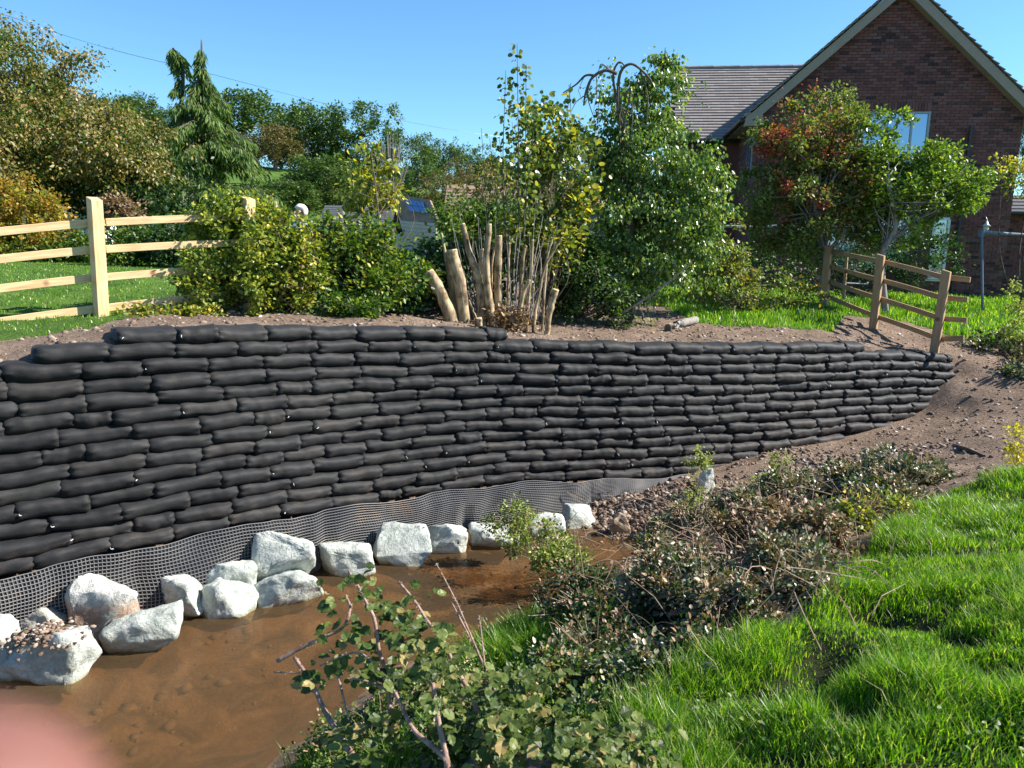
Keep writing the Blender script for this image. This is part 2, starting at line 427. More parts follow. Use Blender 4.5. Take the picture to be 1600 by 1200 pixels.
b.inputs['Specular IOR Level'].default_value = 1.0; b.inputs['IOR'].default_value = 1.9
bump(nt, b, tnoise(nt, 1.2, 1), .03, .05)
M['curtain'] = plain('pale_blue_blind', (.3, .42, .55), .8)
m, nt, N, b = mat('solar_cell'); M['solar'] = m
b.inputs['Base Color'].default_value = (.09, .2, .42, 1); b.inputs['Roughness'].default_value = .15
M['boards'] = plain('weathered_boards', (.5, .43, .36), .85, .15, 8)
M['skin'] = plain('skin', (.55, .28, .2), .5, .08)
M['hair'] = plain('white_hair', (.75, .7, .65), .8)
M['shirt'] = plain('pale_blue_shirt', (.5, .58, .68), .9)
M['trousers'] = plain('dark_trousers', (.05, .055, .08), .9)
m, nt, N, b = mat('finger_skin'); M['finger'] = m
b.inputs['Base Color'].default_value = (.2, .085, .062, 1); b.inputs['Subsurface Weight'].default_value = .4
b.inputs['Subsurface Radius'].default_value = (.01, .004, .002); b.inputs['Subsurface Scale'].default_value = .6; b.inputs['Roughness'].default_value = .45
M['nail'] = plain('fingernail', (.35, .18, .15), .3)

# ------------------------------------------------------------------ leaves and foliage
LEAF = {
 'diamond': (np.array([(0, 0, 0), (-.34, .45, .1), (0, 1, -.05), (.34, .45, .1)]), [0, 2, 1, 0, 3, 2], 3),
 'oval': (np.array([(0, 0, 0), (-.3, .22, .07), (-.33, .62, .09), (0, 1, -.08), (.33, .62, .09), (.3, .22, .07)]), [0, 3, 2, 1, 0, 5, 4, 3], 4),
 'round': (np.array([(0, 0, 0), (-.46, .3, .06), (-.36, .8, .06), (0, 1.0, 0), (.36, .8, .06), (.46, .3, .06)]), [0, 3, 2, 1, 0, 5, 4, 3], 4),
 'spray': (np.array([(0, 0, 0), (-.1, .35, .02), (0, 1, -.1), (.1, .35, .02)]), [0, 2, 1, 0, 3, 2], 3),
}
def unit(a): return a / np.maximum(np.linalg.norm(a, axis=1, keepdims=True), 1e-9)
def leaf_mesh(name, P, D, S, kind='diamond', up=(0, 0, 1), upw=.8, r=rng):
    base, f, k = LEAF[kind]; n = len(P)
    D = unit(D); nn = r.normal(0, 1, (n, 3)) * (1 - upw) + np.array(up) * upw
    U = unit(np.cross(D, nn)); W = np.cross(U, D)
    V = P[:, None, :] + S[:, None, None] * (base[None, :, 0:1] * U[:, None] + base[None, :, 1:2] * D[:, None] + base[None, :, 2:3] * W[:, None])
    F = (np.array(f)[None, :] + (np.arange(n) * len(base))[:, None])
    return mesh_np(name, V.reshape(-1, 3), F, np.full(n * (len(f) // k), k))
def ell(px, py, w, h, d, ry=None):
    c = at(px, py, d); return (np.array(c), np.array((w / 2 * d / FPX, ry if ry else w / 2 * d / FPX, h / 2 * d / FPX)))
def clusters(ells, n, r=rng, shell=.5, rag=.16):
    vol = np.array([np.prod(e[1]) ** .75 for e in ells]); pr = vol / vol.sum()
    idx = r.choice(len(ells), n, p=pr); C = np.array([ells[i][0] for i in idx]); Rr = np.array([ells[i][1] for i in idx])
    d = unit(r.normal(0, 1, (n, 3))); rad = ((shell + (1 - shell) * r.random(n) ** .6) * np.exp(np.clip(r.normal(0, rag, n), -.3, .42)))[:, None]
    return C + d * Rr * rad, d
def foliage(name, ells, ncl, nleaf, size, rc, mt, parent, kind='diamond', droop=0.0, upw=.55, shell=.45, keep=None, seed=0, stuffkind=None):
    r = np.random.default_rng(1000 + seed)
    C, dC = clusters(ells, ncl, r, shell)
    if keep is not None: C = C[keep(C)]
    idx = r.integers(0, len(C), nleaf)
    rcs = rc * (.35 + 1.0 * r.random(len(C)))
    off = r.normal(0, 1, (nleaf, 3)); off = off * np.array((1, 1, .75))
    P = C[idx] + off * rcs[idx][:, None] * .6
    D = unit(off) + r.normal(0, .5, (nleaf, 3)) + np.array((0, 0, -droop))
    S = size * (.6 + .8 * r.random(nleaf))
    o = link(name, leaf_mesh(name, P, D, S, kind, upw=upw, r=r), mt, parent)
    return o, C
def branches(mbt, base, C, r0, n, seed=0, sides=5, sag=.15, taper=.25):
    rr = random.Random(seed); base = [Vector(b) for b in base]
    for i in range(min(n, len(C))):
        c = Vector(C[rr.randrange(len(C))]); b0 = base[rr.randrange(len(base))]
        mid = (b0 + c) / 2 + Vector((rr.gauss(0, sag), rr.gauss(0, sag), rr.gauss(0, sag)))
        pts = curve([b0, mid, c], 4)
        mbt.tube(pts, [r0 * (1 - (1 - taper) * k / (len(pts) - 1)) for k in range(len(pts))], sides, cap=False)

# ------------------------------------------------------------------ the retaining wall line
WP = [(-520, 640, 5.2), (-200, 590, 5.85), (0, 572, 6.4), (200, 565, 6.95), (400, 556, 7.7), (600, 552, 8.7), (800, 551, 9.6), (1000, 554, 10.35), (1200, 554, 11.3), (1400, 551, 12.4), (1492, 556, 13.0)]
WB = [1010, 945, 900, 858, 817, 785, 757, 750, 735, 712, 703]
top = [at(*p) for p in WP]
dense = curve(top, 40)
bz = [atY(p[0], WB[i], top[i].y - .2).z for i, p in enumerate(WP)]
DX = np.array([p.x for p in dense]); DY = np.array([p.y for p in dense]); DZ = np.array([p.z for p in dense])
DS = np.concatenate([[0], np.cumsum(np.hypot(np.diff(DX), np.diff(DY)))])
kS = DS[::40]
SL = DS[-1]
def wbz(s): return np.interp(s, kS, bz)
def wpx(s):  return np.interp(s, kS, [p[0] for p in WP])
def spx(px): return float(np.interp(px, [p[0] for p in WP], kS))
def wpt(s):
    return float(np.interp(s, DS, DX)), float(np.interp(s, DS, DY)), float(np.interp(s, DS, DZ))
def wnorm(s):
    a = wpt(s - .15); b_ = wpt(s + .15); d = Vector((b_[0] - a[0], b_[1] - a[1], 0)).normalized()
    return d, Vector((d.y, -d.x, 0))
NR = 14
def face(s, row, out=0.0):
    """front face of the wall at arc length s, at the lower edge of row (row 2 top edge = 2)"""
    x, y, zt = wpt(s); d, n = wnorm(s); k = (row - 2) / 12.0
    z = zt + (wbz(s) - zt) * k
    p = Vector((x, y, z)) + n * (.20 * k + out)
    return p
def toprow(s):
    p = wpx(s)
    if p < 52: return 2
    if p < 190: return 1
    if p < 795: return 0
    if p < 1345: return 1
    return 2

# ------------------------------------------------------------------ terrain
def tps(P):
    P = np.array(P, float); n = len(P); X = P[:, :2]
    d = np.linalg.norm(X[:, None] - X[None], axis=2); K = np.where(d > 0, d * d * np.log(np.maximum(d, 1e-9)), 0) + np.eye(n) * .02
    A = np.zeros((n + 3, n + 3)); A[:n, :n] = K; A[:n, n] = 1; A[:n, n + 1:] = X; A[n, :n] = 1; A[n + 1:, :n] = X.T
    w = np.linalg.solve(A, np.concatenate([P[:, 2], [0, 0, 0]]))
    def f(x, y):
        q = np.stack([x, y], -1); out = np.full(x.shape, w[n]) + w[n + 1] * x + w[n + 2] * y
        for i in range(n):
            dd = np.hypot(x - X[i, 0], y - X[i, 1]); out = out + w[i] * np.where(dd > 0, dd * dd * np.log(np.maximum(dd, 1e-9)), 0)
        return out
    return f
HB = [(-4.6, 8.8, .585), (-3.3, 9.8, .55), (-6.1, 7.7, .6), (-12, 25, .5), (-6, 25, .5), (0, 25, .3), (6, 22, .12), (14, 22, .05), (22, 25, 0),
      (6.3, 15.9, .15), (6.6, 14.3, -.08), (7.05, 12.95, -.30), (-.3, 10.9, .28), (2.5, 13.2, .08), (10, 16.5, -.1), (14, 14, -.45), (20, 14, -.6), (-20, 10, .8), (-22, 25, .8), (9.5, 13.6, -.4), (-10, 9, .7), (-3.2, 8.9, .58)]
for px, row, dz in [(-400, 2, .0), (-150, 2, .0), (0, 2, -.03), (110, 1, -.03), (240, 0, -.04), (400, 0, -.04), (600, 0, -.04), (770, 0, -.03), (860, 1, -.02), (1000, 1, -.02), (1200, 1, -.02), (1330, 1, -.02), (1440, 2, 0), (1492, 2, 0)]:
    p = face(spx(px), row, -.32); HB.append((p.x, p.y, p.z + dz))
hb = tps(HB)
HFp = []
for px, py in [(100, 1150), (300, 1050), (450, 1010), (650, 920), (820, 880), (450, 1160), (200, 1200), (620, 980), (-100, 1150)]:
    p = atZ(px, py, -2.12); HFp.append((p.x, p.y, -2.12))
for px, py in [(480, 1150), (600, 1060), (740, 1010), (830, 960), (940, 905), (1010, 870), (1030, 850), (950, 838), (900, 826)]:
    p = atZ(px, py, -1.9); HFp.append((p.x, p.y, -1.9))
for px in (-300, -100, 0, 200, 400, 600, 800):
    p = face(spx(px), 14, .25); HFp.append((p.x, p.y, -1.95))
for px, z in ((900, -1.86), (1000, -1.72), (1080, -1.6)):
    p = face(spx(px), 14, .15); HFp.append((p.x, p.y, z))
for px, py, ro in ((1150, 722, 0), (1220, 703, 0), (1300, 690, 0), (1380, 668, 0), (1450, 640, 0), (1485, 600, 0)):
    s = spx(px); p = face(s, 8, .12); q = atY(px, py, p.y); HFp.append((q.x, q.y, q.z))
for px, py, Y in [(1000, 1200, 2.7), (1300, 1200, 2.25), (1600, 1200, 2.15), (1150, 1010, 3.6), (1350, 880, 4.9), (1600, 900, 4.0), (1600, 745, 6.4), (1470, 785, 6.2),
                  (1200, 900, 5.0), (1000, 1010, 4.3), (900, 960, 5.3), (1100, 840, 7.0), (1200, 770, 8.4), (1050, 800, 9.0), (1150, 740, 10.0), (800, 1110, 3.7), (600, 1230, 3.6),
                  (1400, 725, 9.3), (1600, 720, 8.0), (1600, 640, 11.2), (1500, 690, 9.6), (1560, 610, 12.2), (1300, 760, 8.0)]:
    p = atY(px, py, Y); HFp.append((p.x, p.y, p.z))
HFp += [(0, 0, 0), (3, 0, .05), (-2, 0, -.1), (-3.2, 1.6, -.9), (-6, 2, -1.7), (-1.2, 1.8, -.55), (6, 0, .1), (10, 5, 0), (12, 10, -.6), (-7, 5, -2.1), (8, 2, .1)]
hf = tps(HFp)
def sstep(a, b_, x): t = np.clip((x - a) / (b_ - a), 0, 1); return t * t * (3 - 2 * t)
def sdist(x, y):
    x = np.asarray(x, float); y = np.asarray(y, float); sh = x.shape; x = x.ravel(); y = y.ravel()
    qx, qy, qs = DX[::4], DY[::4], DS[::4]
    best = np.full(x.shape, 1e9); bs = np.zeros(x.shape); bi = np.zeros(x.shape, int)
    for i in range(len(qx) - 1):
        ax, ay = qx[i], qy[i]; dx, dy = qx[i + 1] - ax, qy[i + 1] - ay; L2 = dx * dx + dy * dy
        tt = ((x - ax) * dx + (y - ay) * dy) / L2
        lo = -50 if i == 0 else 0; hi = 50 if i == len(qx) - 2 else 1
        tt = np.clip(tt, lo, hi)
        d = np.hypot(x - ax - tt * dx, y - ay - tt * dy)
        sg = np.sign(dx * (y - ay) - dy * (x - ax))
        m_ = d < best
        best = np.where(m_, d, best); bi = np.where(m_, sg, bi); bs = np.where(m_, qs[i] + tt * math.sqrt(L2), bs)
    return (best * np.where(bi == 0, 1, bi)).reshape(sh), bs.reshape(sh)
def vnoise(x, y, sc, seed=0):
    """cheap smooth value noise"""
    r = np.random.default_rng(seed); G = r.random((256, 256))
    X = x * sc + 1000.3; Y = y * sc + 1000.7; xi = np.floor(X).astype(int); yi = np.floor(Y).astype(int); fx = X - xi; fy = Y - yi
    fx = fx * fx * (3 - 2 * fx); fy = fy * fy * (3 - 2 * fy)
    g = lambda a, b_: G[a % 256, b_ % 256]
    return (g(xi, yi) * (1 - fx) + g(xi + 1, yi) * fx) * (1 - fy) + (g(xi, yi + 1) * (1 - fx) + g(xi + 1, yi + 1) * fx) * fy - .5
def farh(x, y):
    A = np.interp(x, [-150, -75, -38, -10, 12, 60], [17, 15, 11.5, 8, 4.5, 2.5])
    return .35 + sstep(48, 165, y) * A + np.interp(x, [-30, 0, 20], [.35, 0, -.4])
HOLES = []
def height(x, y, detail=True):
    x = np.asarray(x, float); y = np.asarray(y, float)
    sd_, s = sdist(np.clip(x, -60, 60), np.clip(y, -20, 60))
    xc = np.clip(x, -24, 22); yc = np.clip(y, -3, 27)
    B = hb(xc, np.clip(yc, 5, 27)); Fr = hf(np.clip(x, -8, 13), np.clip(y, -1, 14))
    B = B * (1 - sstep(22, 32, y)) + farh(x, y) * sstep(22, 32, y)
    over = np.clip(s - SL, 0, 5)
    w_in = (sd_ > .17).astype(float)
    w_out = sstep(-1.2, .5, sd_)
    k = sstep(0.0, .5, over)
    w_ = w_in * (1 - k) + w_out * k
    h = Fr * (1 - w_) + B * w_
    if detail:
        soft = np.where(np.abs(sd_) < .3, .3, 1.0)
        rough_ = .05 * vnoise(x, y, 1.7, 1) + .05 * vnoise(x, y, 4.5, 2) + .035 * vnoise(x, y, 9, 3)
        h = h + rough_ * soft * np.where(y > 18, .4, 1)
        for c_, q in HOLES: h = h - .09 * np.exp(-(((x - c_.x) / q) ** 2 + ((y - c_.y) / (q * 1.3)) ** 2))
    return h
def H(x, y): return float(height(np.array([x]), np.array([y]))[0])
def G(px, py, d0=1.5, d1=60):
    """where the ray through a pixel meets the terrain"""
    ds = np.exp(np.linspace(math.log(d0), math.log(d1), 260)); pts = np.array([at(px, py, d) for d in ds])
    hh_ = height(pts[:, 0], pts[:, 1], False); i = np.argmax(pts[:, 2] < hh_)
    return Vector(pts[i]) if pts[i, 2] < hh_[i] else Vector(pts[-1])
HOLES += [(G(a, b_), q) for a, b_, q in ((1285, 1040, .17), (1250, 1090, .12), (1430, 965, .16), (1360, 960, .1), (1370, 800, .12), (1330, 1120, .09), (1500, 1000, .1), (1180, 1090, .07), (1560, 1060, .09))]
def inpoly(x, y, poly):
    c = np.zeros(x.shape, bool); n = len(poly)
    for i in range(n):
        x1, y1 = poly[i][:2]; x2, y2 = poly[(i + 1) % n][:2]
        c ^= ((y1 > y) != (y2 > y)) & (x < (x2 - x1) * (y - y1) / (y2 - y1 + 1e-12) + x1)
    return c
def gpoly(pts): return [tuple(G(a, b_))[:2] for a, b_ in pts]
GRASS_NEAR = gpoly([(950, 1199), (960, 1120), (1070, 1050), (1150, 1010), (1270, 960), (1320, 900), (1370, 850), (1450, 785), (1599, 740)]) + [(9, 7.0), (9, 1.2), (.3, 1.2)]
LAWN_R = gpoly([(1085, 505), (1180, 512), (1300, 520), (1320, 495), (1420, 505), (1500, 530), (1599, 560)]) + [(16, 13.5), (18, 23), (2.5, 23)]
FIELD_L = gpoly([(0, 533), (140, 512), (180, 500), (300, 478)]) + [(-1.5, 12.5), (0, 27), (-30, 27), (-30, 7), (-9, 7)]
def axis_pts(lo, hi, step, far_lo, far_hi):
    a = list(np.arange(lo, hi, step)); s = step; v = hi
    while v < far_hi: a.append(v); s *= 1.12; v += s
    a.append(far_hi); s = step; v = lo - step; b_ = []
    while v > far_lo: b_.append(v); s *= 1.25; v -= s
    b_.append(far_lo); return np.array(b_[::-1] + a)
gx = axis_pts(-7.5, 12, .075, -420, 420); gy = axis_pts(1.0, 19, .075, -60, 700)
GX, GY = np.meshgrid(gx, gy)
GZ = height(GX, GY)
nx, ny = len(gx), len(gy)
ii = (np.arange(ny - 1)[:, None] * nx + np.arange(nx - 1)[None, :]).ravel()
me = mesh_np('ground', np.stack([GX.ravel(), GY.ravel(), GZ.ravel()], 1), np.stack([ii, ii + 1, ii + nx + 1, ii + nx], 1), np.full(len(ii), 4))
sdg, sg_ = sdist(np.clip(GX, -60, 60), np.clip(GY, -20, 60))
turf = (inpoly(GX, GY, GRASS_NEAR) | inpoly(GX, GY, LAWN_R) | inpoly(GX, GY, FIELD_L)).astype(float)
turf = np.where((GY > 23), 1.0, turf); turf = np.where((GX < -.2) & (GY < 3.6) & (sdg < 0), .6, turf)
turf = np.where((sdg < 0) & (GY < 1.4), 1, turf)
bedv = (sstep(-1.86, -1.93, GZ)).astype(float)
for nm, arr in (('turf', turf), ('bed', bedv), ('thatch_shade', (inpoly(GX, GY, GRASS_NEAR)).astype(float))):
    a = me.attributes.new(nm, 'FLOAT', 'POINT'); a.data.foreach_set('value', arr.ravel().astype(np.float32))
ground = link('ground', me, M['ground'], smooth=True)
tag(ground, 'brown soil banks with green lawn beyond and a wooded hill rising behind', 'ground', kind='structure')
# water sheet
wx = np.linspace(-14, 4, 60); wy = np.linspace(1.5, 10.5, 60); WX, WY = np.meshgrid(wx, wy)
ii = (np.arange(59)[:, None] * 60 + np.arange(59)[None, :]).ravel()
sdw, _ = sdist(WX, WY)
me = mesh_np('stream_water', np.stack([WX.ravel(), WY.ravel(), np.full(3600, -1.9)], 1), np.stack([ii, ii + 1, ii + 61, ii + 60], 1)[(sdw.ravel()[ii] < .6)], np.full(int((sdw.ravel()[ii] < .6).sum()), 4))
tag(link('water', me, M['water']), 'shallow brown muddy stream water below the bag wall', 'water', kind='structure')

# ------------------------------------------------------------------ sandbags
def bag_mesh(seed, kind='full'):
    r = random.Random(seed); nu, nv = 34, 24; V = []; F = []
    p = r.uniform(9, 18); q = r.uniform(1.8, 2.6)
    tw = [r.uniform(-.08, .08) for _ in range(2)]; ph = [r.uniform(0, 6) for _ in range(8)]
    endl, endr = r.uniform(.35, .6), r.uniform(.35, .6)
    for i in range(nu):
        t = -1 + 2 * i / (nu - 1); t = math.copysign(1 - (1 - abs(t)) ** 1.25, t)
        e = (endl if t < 0 else endr)
        prof = (1 - abs(t) ** p) ** (1 / q); prof = e * (1 if abs(t) < .999 else 0) * (abs(t) > .0) * 0 + max(prof, 0)
        edge = max(0, (abs(t) - .62) / .38)
        bend = .09 * math.sin(ph[0] + t * 2.2) + .03 * math.sin(ph[1] + t * 5)
        fat = 1 + .04 * math.sin(ph[2] + t * 3.1) + .02 * math.sin(ph[3] + t * 7)
        for j in range(nv):
            a = 2 * math.pi * j / nv; ca, sa = math.cos(a), math.sin(a)
            n_ = 2.9; k = (abs(ca) ** n_ + abs(sa) ** n_) ** (-1 / n_)
            wr = 1 + edge * .16 * math.sin(7 * a + ph[4] + 3 * t) + (.012) * math.sin(9 * t + 2 * a + ph[5]) + .006 * math.sin(17 * t + ph[6] + math.sin(a) * 2)
            nz = mnoise.noise(Vector((t * 2.5 + seed * 7, ca * 1.2, sa * 1.2))) * .03
            rr = prof * k * fat * (wr + nz)
            y = .5 * ca * rr; z = .5 * sa * rr
            if kind == 'fold' and sa < -.1 and ca < 0: z += .07 * math.sin(ph[7] + 6 * a)
            V.append((t * .5 * (1 + .0 * edge), y, z + bend * .5))
        if i:
            for j in range(nv):
                a0 = (i - 1) * nv + j; a1 = (i - 1) * nv + (j + 1) % nv
                F.append((a0, a1, a1 + nv, a0 + nv))
    F.append(tuple(range(nv))[::-1]); F.append(tuple(range((nu - 1) * nv, nu * nv)))
    me = bpy.data.meshes.new('sandbag'); me.from_pydata(V, [], F); me.update()
    me.polygons.foreach_set('use_smooth', [True] * len(me.polygons)); me.materials.append(M['bag'])
    return me
bagm = [bag_mesh(s) for s in range(12)] + [bag_mesh(40 + s, 'fold') for s in range(4)]
p0 = face(spx(750), 14); p0.z = -1.9
wall = thing('retaining_wall', p0, 'long curved retaining wall stacked from rows of black filled sandbags above the stream', 'retaining wall')
bags = []; ties = []
for row in range(NR):
    s = .05 + random.uniform(0, .5)
    if row == 0: s = spx(190)
    if row == 1: s = spx(52)
    send = {0: spx(797), 1: spx(1350)}.get(row, SL - max(0, row - 6) * .05)
    while s < send - .15:
        L = random.uniform(.49, .61)
        if random.random() < .09: L = random.uniform(.32, .42)
        if s + L > send - .12: L = send - s
        sc_ = s + L / 2
        a = face(s + .02, row + .5); c = face(s + L - .02, row + .5)
        h = (face(sc_, row).z - face(sc_, row + 1).z)
        d = c - a; mid = (a + c) / 2; tdir, n = wnorm(sc_)
        # skip bags that are fully below the ground
        if not (mid.z + h * .5 < H(mid.x + n.x * .22, mid.y + n.y * .22) - .02):
            bags.append((dep(mid) , row, s, L, mid, d, n, h))
            if random.random() < .13: ties.append(a + n * .02)
        s += L * random.uniform(.97, .985)
bags.sort(key=lambda b_: b_[0])
stuffV = []; stuffF = []; nsv = 0
for i, (dd, row, s, L, mid, d, n, h) in enumerate(bags):
    me = bagm[random.randrange(12)] if (L > .45 and random.random() > .05) else bagm[12 + random.randrange(4)]
    D = random.uniform(.28, .34)
    c = mid - n * (D / 2 - random.uniform(-.02, .025)) + Vector((0, 0, random.uniform(-.006, .006)))
    ex = d.normalized(); ey = Vector((-ex.y, ex.x, 0)).normalized(); ez = ex.cross(ey)
    rot = Matrix((ex, ey, ez)).transposed().to_4x4() @ Matrix.Rotation(random.uniform(-.12, .12), 4, 'X') @ Matrix.Rotation(random.uniform(-.02, .02), 4, 'Y')
    flip = Matrix.Rotation(math.pi, 4, 'Z') if random.random() < .5 else Matrix.Identity(4)
    mw = Matrix.Translation(c) @ rot @ flip @ Matrix.Diagonal((L * 1.075, D, h * random.uniform(1.12, 1.21), 1))
    if i < 300:
        o = bpy.data.objects.new('sandbag', me); col.objects.link(o); o.parent = wall
        o.matrix_world = mw; o.matrix_parent_inverse = Matrix.Identity(4)
        o.matrix_basis = Matrix.Translation(-Vector(wall.location)) @ mw
    else:
        co = np.empty(len(me.vertices) * 3, np.float32); me.vertices.foreach_get('co', co); co = co.reshape(-1, 3)
        A = np.array(mw); stuffV.append(co @ A[:3, :3].T + A[:3, 3])
        for pl in me.polygons: stuffF.append([v + nsv for v in pl.vertices])
        nsv += len(co)
print('bags', len(bags))
if stuffV:
    me = bpy.data.meshes.new('sandbags_far_end'); me.from_pydata(np.concatenate(stuffV).tolist(), [], stuffF); me.update()
    o = link('sandbag_course', me, M['bag'], wall, True); o['kind'] = 'stuff'
# near-black sheet behind the bags; shade of the gaps put into its colour
mb = MB(); ss = np.linspace(0, SL - .1, 120)
for i in range(len(ss) - 1):
    for k0, k1 in ((toprow((ss[i] + ss[i + 1]) / 2) + .45, 8), (8, 14.2)):
        mb.poly([face(ss[i], k1, -.12), face(ss[i + 1], k1, -.12), face(ss[i + 1], k0, -.12), face(ss[i], k0, -.12)])
mb.build('shade_backing', M['bagback'], wall)
mb = MB()
for p in ties:
    e = Vector((random.gauss(0, .006), -.006, random.uniform(-.016, .016)))
    mb.tube([p - e, p + e * .2 + Vector((.006, -.02, 0)), p + e], .0035, 4)
o = mb.build('cable_tie', M['tie'], wall); o['kind'] = 'stuff'

# ------------------------------------------------------------------ geogrid apron
gs0, gs1 = 0.0, spx(1075)
apron = thing('mesh_apron', face(spx(500), 14.5), 'grey plastic grid mesh wrapped round the foot of the black bag wall', 'geogrid mesh')
def apron_pt(s, t, out=0.0):
    px = wpx(s); a = face(s, 13.9, .01)
    gx_, gy_ = a.x, a.y; d, n = wnorm(s)
    bot = np.interp(px, [-520, 900, 1000, 1080], [-1.90, -1.88, -1.78, -1.66])
    fl = .03 + .03 * t
    w = .015 * math.sin(s * 5.3 + 2.3 * math.sin(s * 1.3)) * (.3 + .7 * t) + .008 * math.sin(s * 17 + 3 * t + math.sin(s * 3) * 2) + .06 * mnoise.noise(Vector((s * 1.7, t * 2.0, 5)))
    crease = -.05 * max(0, 1 - abs(((s * .55) % 1) - .5) * 14)
    bulge = .05 * math.sin(min(1, t * 1.3) * math.pi * .5)
    z = a.z + .01 + (bot - a.z) * t + .018 * math.sin(s * 5.1 + 2) * (1 - t * .5)
    o_ = bulge + fl * t * .6 + w + crease * (.3 + t) + .03
    return Vector((a.x, a.y, z)) + n * (o_ + out)
cell = .031
ns = int((gs1 - gs0) / cell)
V = []; F = []
nt_ = 22
sv = np.linspace(gs0, gs1, ns)
for s in sv:
    for t in np.linspace(0, 1, nt_): V.append(apron_pt(s, t, -.012))
for i in range(ns - 1):
    for j in range(nt_ - 1):
        a = i * nt_ + j; F.append((a, a + 1, a + nt_ + 1, a + nt_))
me = bpy.data.meshes.new('lining_cloth'); me.from_pydata([tuple(v) for v in V], [], F); me.update()
link('lining_cloth', me, M['gridcloth'], apron, True)
V = []; F = []
def strip(ctr, wid, axis_i):
    """flat-triangular strand through points with side vectors"""
    n0 = len(V)
    for c, sd_, nrm in ctr:
        V.append(tuple(c - sd_ * wid - nrm * .004)); V.append(tuple(c + nrm * .003)); V.append(tuple(c + sd_ * wid - nrm * .004))
    for i in range(len(ctr) - 1):
        a = n0 + i * 3; F.append((a, a + 1, a + 4, a + 3)); F.append((a + 1, a + 2, a + 5, a + 4))
nrs = 21
grid = [[apron_pt(s + .008 * math.sin(t * 9 + s * 3), t) for t in np.linspace(0, 1, nrs)] for s in sv]
for i, s in enumerate(sv):
    d, n = wnorm(s); strip([(p, d, n) for p in grid[i]], .0042, 0)
for j in range(nrs):
    rowp = []
    for i, s in enumerate(sv):
        d, n = wnorm(s); up = (grid[i][max(0, j - 1)] - grid[i][min(nrs - 1, j + 1)]).normalized()
        rowp.append((grid[i][j] + n * .001, up, n))
    strip(rowp, .004, 1)
me = bpy.data.meshes.new('grid_strands'); me.from_pydata(V, [], F); me.update()
o = link('grid_strands', me, M['grid'], apron); o['kind'] = 'stuff'

# ------------------------------------------------------------------ rocks
def rock_mesh(seed, size, flat=.0, disp=.05, sub=3, npts=16):
    r = random.Random(seed); bm = bmesh.new()
    for i in range(npts):
        v = Vector((r.gauss(0, 1), r.gauss(0, 1), r.gauss(0, 1))).normalized()
        v = Vector([math.copysign(abs(c) ** .6, c) for c in v])
        bm.verts.new((v.x * .5 * r.uniform(.8, 1), v.y * .5 * r.uniform(.8, 1), v.z * .5 * r.uniform(.8, 1)))
    res = bmesh.ops.convex_hull(bm, input=bm.verts)
    bmesh.ops.delete(bm, geom=[g for g in res['geom_interior'] if isinstance(g, bmesh.types.BMVert)], context='VERTS')
    mnc = [min(v.co[k] for v in bm.verts) for k in range(3)]; mxc = [max(v.co[k] for v in bm.verts) for k in range(3)]
    for v in bm.verts:
        for k in range(3): v.co[k] = ((v.co[k] - mnc[k]) / (mxc[k] - mnc[k]) - .5) * size[k]
    bmesh.ops.bevel(bm, geom=list(bm.edges), offset=min(size) * .05, segments=1, affect='EDGES', clamp_overlap=True)
    bmesh.ops.triangulate(bm, faces=bm.faces)
    for _ in range(sub): 
        bmesh.ops.subdivide_edges(bm, edges=[e for e in bm.edges if e.calc_length() > min(size) * .09], cuts=1, use_grid_fill=True)
        bmesh.ops.triangulate(bm, faces=[f for f in bm.faces if len(f.verts) > 3])
    bm.normal_update(); sc_ = 1 / max(size)
    for v in bm.verts:
        n_ = mnoise.fractal(v.co * sc_ * 5 + Vector((seed * 3.1, 0, 0)), 1.0, 2.0, 5)
        v.co += v.normal * n_ * disp * max(size)
        for k in range(3): v.co[k] = max(-.53 * size[k], min(.53 * size[k], v.co[k]))
    me = bpy.data.meshes.new('rock'); bm.to_mesh(me); bm.free()
    return me
